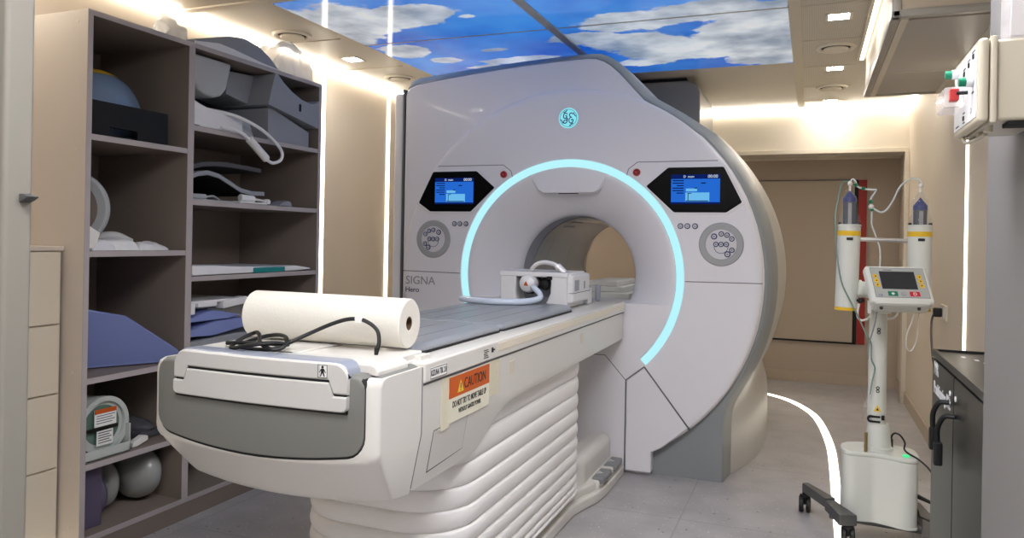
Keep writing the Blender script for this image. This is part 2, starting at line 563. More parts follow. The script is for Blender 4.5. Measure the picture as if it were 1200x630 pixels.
# curved strip let into the floor round the scanner
pts = [(.145, 2.6), (.146, 3.2), (.146, 4.0), (.148, 4.6), (.146, 5.1), (.13, 5.45), (.095, 5.85), (.04, 6.2), (-.06, 6.5), (-.18, 6.72), (-.33, 6.87), (-.5, 6.96), (-.7, 7.0)]
P2 = [Vector((p[0], p[1], 0)) for p in pts]
b = MB(); t_ = bmesh.new()
Q = []
E_ = [P2[0] * 2 - P2[1]] + P2 + [P2[-1] * 2 - P2[-2]]
for i in range(1, len(E_) - 2):
    for s in range(5):
        u = s / 5; a, bb, c, d = E_[i - 1], E_[i], E_[i + 1], E_[i + 2]
        Q.append(.5 * ((2 * bb) + (c - a) * u + (2 * a - 5 * bb + 4 * c - d) * u * u + (3 * bb - a - 3 * c + d) * u ** 3))
rings = []
for i, p in enumerate(Q):
    d = (Q[min(i + 1, len(Q) - 1)] - Q[max(0, i - 1)]).normalized(); s = Vector((d.y, -d.x, 0)) * .024
    rings.append([p + s, p + s + Vector((0, 0, .003)), p - s + Vector((0, 0, .003)), p - s])
b.loft(rings)
tag(b.build('floor_light_strip', 'led_floor', smooth=False, org=(.1, 5, 0)), 'curved glowing strip let into the floor beside the scanner', 'light strip')

def vent(x, y, z, label, grp, r=.115):
    t = thing('ceiling_vent', label, 'ceiling vent', (x, y, z), grp)
    MB().lathe([(r * .72, 0), (r, 0), (r, -.006), (r * .93, -.014), (r * .78, -.012), (r * .72, -.004)], (x, y, z), 'z', 36).build('vent_rim', 'vent_white', t)
    MB().lathe([(0.001, -.002), (r * .74, -.002)], (x, y, z), 'z', 36).build('vent_throat', 'gap_black', t)
    MB().lathe([(.001, -.020), (r * .56, -.022), (r * .63, -.016), (r * .61, -.010), (.001, -.006)], (x, y, z), 'z', 36).build('vent_disc', 'vent_white', t)
    return t
vent(-2.91, 3.69, H, 'round vent in the left ceiling strip above the shelving unit', 'round ceiling vents')
vent(-2.90, 4.94, H, 'round vent in the left ceiling strip at the scanner corner', 'round ceiling vents')
vent(.122, 4.95, H, 'nearer round vent in the right ceiling strip beside the duct box', 'round ceiling vents')
vent(.128, 6.2, H, 'farther round vent in the right ceiling strip towards the rear beam', 'round ceiling vents')
vent(.128, 7.36, 2.12, 'round vent in the low ceiling under the rear beam', 'round ceiling vents')

def downlight(x, y, label, s=.05):
    t = thing('ceiling_downlight', label, 'ceiling light', (x, y, H), 'square ceiling downlights')
    b = MB(); k = s + .016
    for (a0, a1, c0, c1) in ((-k, k, -k, -s), (-k, k, s, k), (-k, -s, -s, s), (s, k, -s, s)):
        b.box(x + a0, x + a1, y + c0, y + c1, H - .006, H)
    b.build('light_frame', 'vent_white', t, smooth=False)
    MB().box(x - s, x + s, y - s, y + s, H - .004, H - .001).build('light_diffuser', 'lamp_white', t, smooth=False)
downlight(-2.905, 4.32, 'square downlight in the left ceiling strip between two vents')
downlight(-2.905, 2.0, 'square downlight in the left ceiling strip above the drawers')
downlight(-2.3, 6.55, 'square downlight behind the scanner on its left')
downlight(-1.5, 6.55, 'square downlight behind the scanner over the rear of the bore')
downlight(.118, 4.28, 'nearest square downlight in the right ceiling strip')
downlight(.132, 5.53, 'middle square downlight between the vents of the right ceiling strip')
downlight(.132, 6.78, 'farthest square downlight close to the rear beam')

# fill panels added out of view near the doorway, brightening table and scanner
def fill_panel(x, y, sx, sy, label):
    t = thing('fill_light_panel', label, 'ceiling light', (x, y, H), 'added fill light panels by the entrance')
    b = MB(); b.box(x - sx - .02, x + sx + .02, y - sy - .02, y - sy, H - .02, H); b.box(x - sx - .02, x + sx + .02, y + sy, y + sy + .02, H - .02, H)
    b.box(x - sx - .02, x - sx, y - sy, y + sy, H - .02, H); b.box(x + sx, x + sx + .02, y - sy, y + sy, H - .02, H)
    b.build('light_frame', 'vent_white', t, smooth=False)
    MB().box(x - sx, x + sx, y - sy, y + sy, H - .012, H - .004).build('light_diffuser', 'fill_panel', t, smooth=False)
fill_panel(-.75, .55, .3, .3, 'added square fill light panel above the entrance')
fill_panel(-.75, -.75, .3, .3, 'added square fill light panel behind the entrance')
fill_panel(-.05, 1.75, .3, .3, 'added square fill light panel above the aisle right of the table')

# ---------------------------------------------------------------- printed sky panels
m = bpy.data.materials.new('sky_print'); m.use_nodes = True
nt = m.node_tree; b = nt.nodes['Principled BSDF']
geo = nt.nodes.new('ShaderNodeNewGeometry')
nz = nt.nodes.new('ShaderNodeTexNoise'); nz.inputs['Scale'].default_value = 4.6; nz.inputs['Detail'].default_value = 9; nz.inputs['Roughness'].default_value = .58
nt.links.new(geo.outputs['Position'], nz.inputs['Vector'])
nzs = nt.nodes.new('ShaderNodeTexNoise'); nzs.inputs['Scale'].default_value = 1.8; nzs.inputs['Detail'].default_value = 3
nt.links.new(geo.outputs['Position'], nzs.inputs['Vector'])
nzc = nt.nodes.new('ShaderNodeTexNoise'); nzc.inputs['Scale'].default_value = 2.6; nzc.inputs['Detail'].default_value = 6; nt.links.new(geo.outputs['Position'], nzc.inputs['Vector'])
def math_(op, a, c=None, clamp=False):
    n = nt.nodes.new('ShaderNodeMath'); n.operation = op; n.use_clamp = clamp
    for i, v in enumerate((a, c)):
        if v is None: continue
        if isinstance(v, (int, float)): n.inputs[i].default_value = v
        else: nt.links.new(v, n.inputs[i])
    return n.outputs[0]
sep = nt.nodes.new('ShaderNodeSeparateXYZ'); nt.links.new(geo.outputs['Position'], sep.inputs[0])
X_, Y_ = sep.outputs[0], sep.outputs[1]
blobs = [(-2.45, 3.52, .36, .32, 1), (-2.08, 3.55, .32, .20, 1), (-2.62, 3.75, .30, .24, .9), (-1.74, 3.64, .10, .05, .6),
         (-2.42, 4.22, .18, .17, .9), (-2.28, 4.5, .12, .12, .8), (-1.88, 4.34, .12, .05, .75), (-1.78, 4.64, .30, .10, .9), (-2.1, 4.76, .18, .1, .7),
         (-.92, 4.00, .30, .20, 1), (-.55, 3.95, .40, .18, 1), (-.22, 4.05, .30, .22, 1), (-1.26, 4.26, .24, .13, 1), (-.98, 4.42, .34, .20, 1),
         (-.32, 4.45, .38, .36, 1.05), (-.7, 4.70, .45, .28, 1), (-.25, 4.95, .30, .30, .95), (-1.0, 4.95, .34, .14, .6)]
acc = None
for cx, cy, rx, ry, w in blobs:
    dx = math_('MULTIPLY', math_('ADD', X_, -cx), 1 / rx); dy = math_('MULTIPLY', math_('ADD', Y_, -cy), 1 / ry)
    d2 = math_('ADD', math_('MULTIPLY', dx, dx), math_('MULTIPLY', dy, dy))
    g = math_('MULTIPLY', math_('POWER', 2.718, math_('MULTIPLY', d2, -.9)), w)
    acc = g if acc is None else math_('MAXIMUM', acc, g)
f = math_('ADD', acc, math_('MULTIPLY', math_('ADD', nz.outputs['Fac'], -.5), 1.0))
rm = nt.nodes.new('ShaderNodeMapRange'); rm.interpolation_type = 'SMOOTHSTEP'
rm.inputs['From Min'].default_value = .38; rm.inputs['From Max'].default_value = .50
nt.links.new(f, rm.inputs['Value'])
skyr = nt.nodes.new('ShaderNodeValToRGB')
skyr.color_ramp.elements[0].position = .33; skyr.color_ramp.elements[0].color = rgb(22, 92, 196)
skyr.color_ramp.elements[1].position = .72; skyr.color_ramp.elements[1].color = rgb(66, 142, 226)
nt.links.new(nzs.outputs['Fac'], skyr.inputs['Fac'])
clr = nt.nodes.new('ShaderNodeValToRGB')
clr.color_ramp.elements[0].position = .36; clr.color_ramp.elements[0].color = rgb(222, 230, 238)
clr.color_ramp.elements[1].position = .62; clr.color_ramp.elements[1].color = rgb(132, 150, 172)
nt.links.new(nzc.outputs['Fac'], clr.inputs['Fac'])
mx = nt.nodes.new('ShaderNodeMix'); mx.data_type = 'RGBA'
nt.links.new(rm.outputs['Result'], mx.inputs['Factor']); nt.links.new(skyr.outputs['Color'], mx.inputs['A']); nt.links.new(clr.outputs['Color'], mx.inputs['B'])
nt.links.new(mx.outputs['Result'], b.inputs['Base Color']); nt.links.new(mx.outputs['Result'], b.inputs['Emission Color'])
b.inputs['Emission Strength'].default_value = .62; b.inputs['Roughness'].default_value = .08; b.inputs['Specular IOR Level'].default_value = .5
MATS['sky_print'] = m
for (x0, x1, y0, y1, lab) in ((-2.595, -1.40, 3.13, 4.0, 'printed blue sky ceiling panel over the left of the patient table, cloud on its outer end'),
                              (-1.345, -.128, 3.13, 4.0, 'printed blue sky ceiling panel over the right of the patient table, big white cloud at its rear edge'),
                              (-2.595, -1.40, 4.012, 5.24, 'printed blue sky ceiling panel meeting the scanner top at the left, thin wisps of cloud'),
                              (-1.345, -.128, 4.012, 5.24, 'printed blue sky ceiling panel behind the scanner crest at the right, heavy grey and white cloud')):
    tag(MB().box(x0, x1, y0, y1, H - .012, H - .001).build('sky_ceiling_panel', 'sky_print', smooth=False), lab, 'ceiling panel', 'printed sky ceiling panels')
b = MB(); b.box(-1.398, -1.347, 3.13, 5.24, H - .018, H - .001, .002); b.box(-2.6, -.12, 3.9995, 4.0125, H - .014, H - .002)
struct(b.build('trim_9', 'trim_alu'))
# ---------------------------------------------------------------- the scanner
CX, CZ = -1.31, 1.095
FY = 4.15                                   # plane of the front cover
mri = thing('mri_scanner', 'large white scanner with glowing cyan ring round its bore, filling the room', 'scanner', (CX, 5.0, 0))

def circ(r, a):
    return (CX + r * math.cos(a), CZ + r * math.sin(a))

def outline(r, fx, ztl, ztop, xl=-2.41, n=46, xt=-1.22, foot=True):
    if not foot: fx = -.815
    """outer outline in x,z, from the floor at the left over the crest to the floor at the right"""
    p = [(xl, 0.0), (xl, .6), (xl, 1.2), (xl, ztl - .06), (xl + .02, ztl - .018), (xl + .07, ztl)]
    for i in range(1, 6):
        u = i / 6
        p.append((xl + .07 + (xt - xl - .07) * u, ztl + (ztop - ztl) * (1 - (1 - u) ** 1.6)))
    # crest rolls over into the chamfer
    k0 = (xt, ztop); k1 = (xt + .13, ztop + .004); k2 = (xt + .19, ztop - .10); k3 = (xt + .335, ztop - .255)
    for i in range(8):
        u = i / 7
        a = [(1 - u) ** 3, 3 * u * (1 - u) ** 2, 3 * u * u * (1 - u), u ** 3]
        p.append(tuple(a[0] * k0[j] + a[1] * k1[j] + a[2] * k2[j] + a[3] * k3[j] for j in (0, 1)))
    th0 = math.radians(46); th1 = math.radians(-26 if foot else -56)
    c0 = circ(r, th0)
    q = p[-1]
    m = ((q[0] + c0[0]) / 2 + .0, (q[1] + c0[1]) / 2 + .008)
    p.append(m)
    for i in range(25):
        p.append(circ(r, th0 + (th1 - th0) * i / 24))
    c1 = p[-1]
    tx, tz = math.sin(th1) * 1.0, -math.cos(th1)
    b1 = (c1[0] + tx * .16, c1[1] + tz * .16); b2 = (fx, .42); b3 = (fx, .28)
    if not foot: b1, b2, b3 = circ(r, math.radians(-58)), circ(r, math.radians(-60)), circ(r, math.radians(-62))
    for i in range(1, 7):
        u = i / 6
        a = [(1 - u) ** 3, 3 * u * (1 - u) ** 2, 3 * u * u * (1 - u), u ** 3]
        p.append(tuple(a[0] * c1[j] + a[1] * b1[j] + a[2] * b2[j] + a[3] * b3[j] for j in (0, 1)))
    p += [(fx, .12), (fx, 0.0)] if foot else [(fx, .11), (fx, 0.0)]
    return p

def ring3(o, y):
    return [Vector((x, y, z)) for x, z in o]

def hole_ring(ring, r, y):
    out = []
    for v in ring:
        a = math.atan2(v.z - CZ, v.x - CX); out.append(Vector((CX + r * math.cos(a), y, CZ + r * math.sin(a))))
    return out

# white front shroud (carries the flat upper-left block)
b = MB()
oo = outline(1.086, -.50, 2.262, 2.350, foot=False)
def inset(o, d):
    cx, cz = -1.31, 1.1
    out = []
    for x, z in o:
        if z < .01: out.append((x + (d if x < cx else -d), z)); continue
        v = Vector((x - cx, z - cz)); v = v - v.normalized() * d
        out.append((cx + v.x, cz + v.y))
    return out
fr_ = ring3(inset(oo, .012), 4.186)
b.loft([hole_ring(fr_, .645, 4.186), fr_, ring3(oo, 4.194), ring3(oo, 4.26)], True, False)
b.build('front_shroud', 'scanner_white', mri, ang=40)

# grey rim and the body behind it
b = MB()
st = [(4.215, 1.098, -.428, 2.275, 2.362), (4.23, 1.112, -.420, 2.29, 2.376), (4.30, 1.140, -.414, 2.33, 2.405), (4.40, 1.147, -.398, 2.345, 2.415), (4.41, 1.14, -.398, 2.34, 2.41)]
rg = [ring3(outline(r, fx, zl, zt, -2.425 if i < 2 else -2.45), y) for i, (y, r, fx, zl, zt) in enumerate(st)]
b.loft([hole_ring(rg[0], .66, st[0][0])] + rg, True, False)
b.build('grey_rim', 'scanner_grey', mri, ang=28)
b = MB()
st = [(4.395, 1.143, -.400, 2.34, 2.41), (4.42, 1.150, -.39, 2.345, 2.415), (4.6, 1.157, -.335, 2.35, 2.42), (4.8, 1.162, -.290, 2.35, 2.42), (5.05, 1.164, -.262, 2.35, 2.42),
      (5.4, 1.160, -.255, 2.34, 2.41), (5.75, 1.140, -.275, 2.32, 2.38), (6.0, 1.10, -.32, 2.28, 2.34), (6.12, 1.03, -.40, 2.2, 2.26), (6.14, .95, -.46, 2.1, 2.16)]
rings = [ring3(outline(r, fx, zl, zt, -2.45), y) for y, r, fx, zl, zt in st]
b.loft(rings, True, False)
# rear face with a hole for the bore
n = len(rings[-1]); hole = []
for v in rings[-1]:
    a = math.atan2(v.z - CZ, v.x - CX); hole.append(Vector((CX + .46 * math.cos(a), 6.14, CZ + .46 * math.sin(a))))
b.loft([rings[-1], hole], True, False)
b.build('body_shell', 'scanner_side', mri, ang=28)

# rear housing rising to the ceiling behind the crest
b = MB(); b.prism([(-1.75, 1.7), (-1.75, 2.44), (-1.72, 2.468), (-.84, 2.468), (-.78, 2.44), (-.755, 2.38), (-.745, 1.7)], 5.50, 6.25, 'y', .012)
b.build('rear_housing', 'housing_dark', mri)
b = MB(); b.box(-1.6, -.86, 5.54, 6.2, 2.467, 2.496); b.build('housing_gasket', 'gap_black', mri, smooth=False)

# round front cover
b = MB()
b.lathe([(.672, .05), (.672, .004), (.676, 0), (.9, 0), (1.04, .0), (1.066, .003), (1.077, .012), (1.080, .024), (1.080, .055)], (CX, FY, CZ), 'y', 128)
b.build('front_cover', 'scanner_white', mri, ang=40)
# bright lip on the cover edge
# funnel and bore
b = MB()
NF = 96
prof = [(.628, .004), (.618, .002), (.600, .004), (.56, .020), (.50, .058), (.45, .100), (.41, .140), (.383, .170), (.366, .192), (.357, .215), (.354, .24)]
b.lathe(prof, (CX, FY, CZ), 'y', NF)
b.build('bore_funnel', 'scanner_white', mri, ang=60)
b = MB(); b.lathe([(.3545, .238), (.352, .25), (.352, .40)], (CX, FY, CZ), 'y', NF); b.build('bore_lip', 'bore_lip', mri)
b = MB(); b.lathe([(.350, .40), (.348, .402), (.348, 1.55), (.356, 1.56), (.362, 1.60), (.40, 1.80), (.46, 1.98)], (CX, FY, CZ), 'y', NF)
b.build('bore_tube', 'bore_grey', mri)
b = MB()
for yy in (.62, 1.1, 1.54):
    b.lathe([(.3475, yy), (.3465, yy + .004), (.3475, yy + .008)], (CX, FY, CZ), 'y', NF)
b.build('bore_seam', 'seam_dark', mri)
# small lamps / speaker slots along the bore
b = MB()
for k in range(5):
    for aa in (112, 122):
        a = math.radians(aa)
        x, z = circ(.3465, a)
        b.box(x - .008, x + .008, FY + .52 + .05 * k, FY + .535 + .05 * k, z - .002, z + .002)
b.build('bore_slot', 'seam_dark', mri, smooth=False)
b = MB(); b.lathe([(.3462, .55), (.3462, 1.5)], (CX, FY, CZ), 'y', 3, math.radians(30), math.radians(40))
b.build('bore_lamp', 'bore_lamp', mri, smooth=False)
# bridge that carries the table top through the bore
b = MB(); b.prism([(-1.31 - .27, .86), (-1.31 - .285, .90), (-1.31 + .285, .90), (-1.31 + .27, .86)], 4.36, 6.05, 'y')
for k in range(7):
    pass
b.build('bore_bridge', 'housing_dark', mri)
b = MB()
for k in range(8): b.box(-1.05, -1.02, 4.55 + .18 * k, 4.60 + .18 * k, .899, .903)
b.build('bridge_slot', 'gap_black', mri, smooth=False)

# glowing ring, open at the bottom
b = MB()
a0, a1 = math.radians(-45.5), math.radians(225.5)
b.lathe([(.628, .012), (.630, -.001), (.636, -.005), (.664, -.005), (.670, -.001), (.672, .012)], (CX, FY, CZ), 'y', 120, a0, a1)
ro = b.build('light_ring', 'ring_glow', mri, ang=60); ro['label'] = 'cyan glowing ring'
b = MB()
b.lathe([(.6285, .03), (.6285, -.002), (.6715, -.002), (.6715, .03)], (CX, FY, CZ), 'y', 40, a1 - 2 * PI, a0)
b.build('ring_filler', 'scanner_white', mri)

# shallow hood over the bore
b = MB()
hp = [(-1.566, 1.70), (-1.50, 1.592), (-1.47, 1.572), (-1.15, 1.572), (-1.12, 1.592), (-1.055, 1.70)]
hp = hp + [circ(.626, math.radians(a)) for a in (68, 74, 82, 90, 98, 106, 112)]
def hring(d, y, dz=0):
    c = Vector((-1.31, 1.66)); out = []
    for x, z in hp:
        v = Vector((x, z)); w = (c - v); v = v + w.normalized() * d
        out.append(Vector((v.x, y, v.y + dz)))
    return out
b.loft([hring(.014, FY + .001), hring(.006, FY + .004), hring(0, FY + .012), hring(0, FY + .10)], True, True)
b.build('bore_hood', 'scanner_white', mri, ang=50)
MB().box(-1.37, -1.25, FY + .012, FY + .02, 1.568, 1.574).build('hood_sensor', 'black_gloss', mri)

# lower dock panel that closes the ring below the table
b = MB()
def dock_half(z):
    if z >= .654: return math.sqrt(.6245 ** 2 - (z - CZ) ** 2)
    if z >= .525: return .359 + (.441 - .359) * (z - .525) / .129
    return .359
rings = []
for z in (.952, .90, .85, .80, .75, .70, .654, .60, .525, .30, .02):
    h = dock_half(z)
    rings.append([Vector((CX - h, FY - .003, z)), Vector((CX + h, FY - .003, z)), Vector((CX + h, FY + .30, z)), Vector((CX - h, FY + .30, z))])
b.loft(rings, True, True)
b.build('dock_panel', 'scanner_white', mri)
# lower leg covers right and left of the dock
def leg(sgn):
    q = [(-.945, .02), (-.945, .523), (-.842, .606), (-.60, .292), (-.68, .22), (-.745, .165), (-.80, .135), (-.80, .02)]
    if sgn < 0: q = [(2 * CX - x, z) for x, z in reversed(q)]
    return q
for sg in (1, -1):
    b = MB(); b.prism(leg(sg), FY - .006, FY + .12, 'y', .008, 3); b.build('leg_cover', 'scanner_white', mri)
# joints between the covers
def seam(p, q, w=.0035, y0=FY - .0065, y1=FY + .02):
    b = MB(); d = Vector((q[0] - p[0], q[1] - p[1])).normalized(); nrm = Vector((-d.y, d.x)) * w * .62
    b.prism([(p[0] + nrm.x, p[1] + nrm.y), (q[0] + nrm.x, q[1] + nrm.y), (q[0] - nrm.x, q[1] - nrm.y), (p[0] - nrm.x, p[1] - nrm.y)], y0, y1, 'y')
    b.build('cover_joint', 'seam_dark', mri, smooth=False)
for s in (1, -1):
    mx_ = (lambda x: x if s > 0 else 2 * CX - x)
    y0 = FY - .0008
    seam((mx_(-.632), 1.086), (mx_(-.232), 1.090), .0035, y0)
    seam((mx_(-.845), .604), (mx_(-.596), .288), .005, FY - .007)
    seam((mx_(-.948), .525), (mx_(-.948), .03), .004, FY - .007)
    seam((mx_(-.948), .525), (mx_(-.846), .606), .004, FY - .007)
    seam((mx_(-.951), .525), (mx_(-1.07), .655), .003, FY - .004)
    seam((mx_(-1.07), .655), (mx_(-1.20), .655), .003, FY - .004)
    # top edge of the display plate
    seam((mx_(-.905), 1.742), (mx_(-.47), 1.742), .003, y0)
    seam((mx_(-.905), 1.742), (mx_(-.955), 1.705), .003, y0)
    seam((mx_(-.955), 1.705), (mx_(-.965), 1.670), .003, y0)
b = MB(); b.cyl((-.596, FY - .009, .288), (-.596, FY, .288), .007); b.build('joint_screw', 'seam_dark', mri)

# left edge pillar and wall-side strip of the shroud
b = MB(); b.box(-2.50, -2.428, 4.20, 4.42, 0, 2.22, .02, 3); b.build('side_pillar', 'scanner_white', mri)
b = MB(); b.box(-2.43, -2.418, 4.19, 4.30, 0, 2.24); b.build('pillar_gap', 'seam_dark', mri, smooth=False)

# displays
def display(sgn):
    X = (lambda x: x if sgn > 0 else 2 * CX - x)
    pts = [(-.735, 1.712), (-.435, 1.712), (-.335, 1.515), (-.420, 1.458), (-.700, 1.458), (-.860, 1.607)]
    c = Vector((-.6, 1.585))
    big = [((Vector(p) - c) * 1.045 + c) for p in pts]
    fl = (lambda P: [(X(p[0]), p[1]) for p in (P if sgn > 0 else list(reversed(P)))])
    b = MB(); b.prism(fl([tuple(p) for p in big]), FY - .006, FY + .02, 'y', .005, 2); b.build('display_surround', 'scanner_white', mri)
    b = MB(); b.prism(fl(pts), FY - .009, FY + .02, 'y', .012, 4); d = b.build('display_panel', 'black_gloss', mri); d['label'] = 'black glass panel with lit blue screen'
    cx = X(-.585)
    w, h = .130, .080
    cz = 1.588
    y = FY - .0102
    MB().box(cx - w, cx + w, y, y + .004, cz - h, cz + h).build('screen', 'screen_blue', d, smooth=False)
    b = MB(); b.box(cx - w, cx + w, y - .0006, y + .001, cz + h - .024, cz + h); b.box(cx - w, cx + w, y - .0006, y + .001, cz - h, cz - h + .010)
    b.build('screen_bar', 'screen_dark', d, smooth=False)
    b = MB(); b.box(cx - .052, cx + .075, y - .0006, y + .001, cz - .067, cz - .018); b.box(cx - .05, cx + .01, y - .0006, y + .001, cz - .012, cz + .004)
    b.build('screen_chart', 'screen_light', d, smooth=False)
    b = MB()
    for k in range(6):
        z = cz + .047 - .0135 * k
        b.box(cx - .122 + (.022 if k in (2, 5) else 0) , cx - .062, y - .0007, y + .001, z - .0028, z + .0028)
    b.box(cx + .03, cx + .055, y - .0007, y + .001, cz + .030, cz + .036); b.box(cx - .005, cx + .01, y - .0007, y + .001, cz + .003, cz + .009)
    b.box(cx - .05, cx + .07, y - .0008, y + .001, cz - .066, cz - .061); b.box(cx - .04, cx - .036, y - .0008, y + .001, cz - .066, cz - .02)
    b.box(cx - .036, cx - .02, y - .0008, y + .001, cz - .024, cz - .02)
    b.build('screen_text', 'screen_text', d, smooth=False)
    text_mesh('screen_clock', '00:00', .024, frame_xf((cx + .092, y - .0012, cz + h - .012), (1, 0, 0), (0, 0, 1)), 'screen_white', d, .0004)
    text_mesh('screen_title', 'D  main', .018, frame_xf((cx - .035, y - .0012, cz + h - .012), (1, 0, 0), (0, 0, 1)), 'screen_white', d, .0004)
    # emergency stop
    x = X(-.909)
    b = MB(); b.lathe([(.001, -.010), (.018, -.010), (.021, -.006), (.0215, 0), (.0215, .006)], (x, FY, 1.685), 'y', 28); e = b.build('stop_button', 'red_button', mri)
    b = MB(); b.lathe([(.010, -.0105), (.0125, -.0112), (.014, -.0105)], (x, FY, 1.685), 'y', 24); b.box(x - .002, x + .002, FY - .0112, FY - .009, 1.688, 1.699)
    b.build('stop_symbol', 'lettering_black', e)
    # three small keys
    for k in range(3):
        x = X(-.625) + (k - 1) * .037 + (.004 if k == 2 else 0)
        b = MB(); b.lathe([(.001, -.004), (.0145, -.004), (.016, -.001), (.016, .004)], (x, FY, 1.388), 'y', 20); e = b.build('key_button', 'button_ring', mri)
        b = MB(); b.lathe([(.001, -.0046), (.0098, -.0046), (.0105, -.0038)], (x, FY, 1.388), 'y', 18); b.build('key_face', 'dial_light', e)
        b = MB(); b.box(x - .0055, x + .0055, FY - .0052, FY - .0042, 1.3865, 1.3895); b.box(x - .003, x + .003, FY - .0052, FY - .0042, 1.383, 1.385); b.build('key_mark', 'button_ring', e, smooth=False)
    # round keypad
    dx, dz = X(-.445), 1.292
    b = MB(); b.lathe([(.080, -.003), (.084, -.006), (.112, -.006), (.117, -.002), (.118, .004)], (dx, FY, dz), 'y', 56); b.build('keypad_ring', 'dial_grey', mri)
    b = MB(); b.lathe([(.001, -.0035), (.082, -.0035), (.083, .002)], (dx, FY, dz), 'y', 48); kp = b.build('keypad', 'dial_light', mri)
    spots = [(-.037, .042, .0155), (.000, .056, .0135), (.030, .050, .0135), (.055, .030, .0135), (-.027, .0, .0135), (.000, .0, .0135), (.027, .0, .0135), (.056, -.030, .0135), (.034, -.052, .0155)]
    for (px, pz, r) in spots:
        x, z = dx + px * (1 if sgn > 0 else -1), dz + pz
        b = MB(); b.lathe([(.001, -.0065), (r, -.0065), (r * 1.08, -.004), (r * 1.08, -.001)], (x, FY, z), 'y', 20)
        e = b.build('keypad_button', 'button_ring', kp)
    b = MB()
    for (px, pz, r) in spots:
        x, z = dx + px * (1 if sgn > 0 else -1), dz + pz
        b.lathe([(.001, -.0075), (r * .62, -.0075), (r * .68, -.0062)], (x, FY, z), 'y', 16)
    b.build('keypad_symbols', 'dial_light', kp)
    b = MB()
    for (px, pz, r) in spots:
        x, z = dx + px * (1 if sgn > 0 else -1), dz + pz
        b.box(x - r * .38, x + r * .38, FY - .0082, FY - .007, z - .0016, z + .0016); b.box(x - .0016, x + .0016, FY - .0082, FY - .007, z - r * .3, z + r * .3)
    b.lathe([(.0345, -.0040), (.036, -.0044), (.0375, -.0040)], (dx, FY, dz - .012), 'y', 30, PI, 2 * PI)
    b.build('keypad_print', 'button_ring', kp, smooth=False)
display(1); display(-1)

# lit round badge with a scrolled monogram
bx, bz = -1.313, 2.005
b = MB(); b.lathe([(.088, .002), (.078, -.003), (.066, .004), (.060, .010)], (bx, FY, bz), 'y', 56); b.build('badge_recess', 'scanner_white', mri, ang=60)
b = MB(); b.lathe([(.001, -.002), (.058, -.002), (.0615, .003)], (bx, FY, bz), 'y', 48); bd = b.build('badge', 'badge_glow', mri); bd['label'] = 'cyan lit round emblem'
b = MB(); y = FY - .003
def stroke(pts, r=.0032):
    b.tube([(bx + p[0], y, bz + p[1]) for p in pts], r, 6, True, 5)
def pol(r, a): return (r * math.cos(math.radians(a)), r * math.sin(math.radians(a)))
stroke([pol(.050, a) for a in range(0, 361, 20)], .0012)
for q in range(4):   # four curled dashes round the edge
    a = q * 90 + 10
    stroke([pol(.047, a), pol(.043, a + 6), pol(.041, a + 22), pol(.044, a + 34)], .0028)
stroke([(-.006, .022), (-.014, .029), (-.024, .026), (-.029, .014), (-.027, .002), (-.019, -.002), (-.011, .004), (-.010, .013), (-.018, .014)], .0030)
stroke([(-.019, -.002), (-.006, .000), (-.006, -.012), (-.010, -.024), (-.020, -.030), (-.028, -.024), (-.024, -.014), (-.014, -.012), (-.004, -.006)], .0030)
stroke([(.027, .020), (.022, .028), (.012, .027), (.007, .017), (.012, .007), (.020, .004), (.012, .002), (.005, -.008), (.006, -.022), (.016, -.030), (.026, -.024), (.029, -.012), (.022, -.008), (.018, -.015)], .0030)
b.build('badge_emblem', 'navy', bd)

# wordmark
text_mesh('wordmark', 'SIGNA', .072, frame_xf((-2.262, FY - .001, 1.030), (1, 0, .0), (0, 0, 1)), 'lettering_grey', mri, .0012, sx=1.0)
text_mesh('model_word', 'Hero', .046, frame_xf((-2.318, FY - .001, .972), (1, 0, 0), (0, 0, 1)), 'lettering_black', mri, .0012)
# ---------------------------------------------------------------- patient table
TX = -1.315; HW = .35; XR = TX + HW
tab = thing('patient_table', 'white patient table on a pleated bellows column, docked to the scanner', 'patient table', (TX, 2.7, 0))

NX, NW = -1.325, .360                       # the nose is a little wider than the flanks
KI = .20                                    # how fast the lower flank leans in
def yF(x):
    t = (x - NX) / NW
    e = max(0, abs(t) - .90) / .10
    return 1.545 + .022 * t * t + .022 * (1 - math.sqrt(max(0, 1 - min(1, e) ** 2)))
xs = [NX + NW * t for t in (-1, -.997, -.99, -.975, -.95, -.90, -.75, -.6, -.45, -.3, -.15, 0, .15, .3, .45, .6, .75, .90, .95, .975, .99, .997, 1)]
# nose shell: column sections lofted across x
b = MB(); t_ = bmesh.new(); rings = []
for x in xs:
    f = yF(x); t = (x - NX) / NW
    def sx(z): return NX + (x - NX) * (1 if z > .772 else (1 - KI / NW * (.772 - z)))
    lift = -.022 * (1 - t * t)
    sec = [(1.79, .772), (1.79, .952), (f + .025, .952), (f + .008, .946), (f, .93), (f, .772), (f + .001, .756), (f + .007, .745), (f + .016, .738), (f + .022, .728), (f + .098, .640), (f + .115, .623), (f + .138, .615), (1.79, .605)]
    rings.append([t_.verts.new((sx(z), y, z + (lift if z < .76 else 0))) for y, z in sec])
n = len(rings[0])
for A, Bq in zip(rings[:-1], rings[1:]):
    for i in range(n):
        k = (i + 1) % n; t_.faces.new((A[i], A[k], Bq[k], Bq[i]))
for R_ in (rings[0], rings[-1]):
    t_.faces.new(R_[0:6]); t_.faces.new([R_[0]] + R_[5:])
bmesh.ops.recalc_face_normals(t_, faces=t_.faces)
b.merge(t_)
b.build('nose_cover', 'table_white', tab, ang=30)

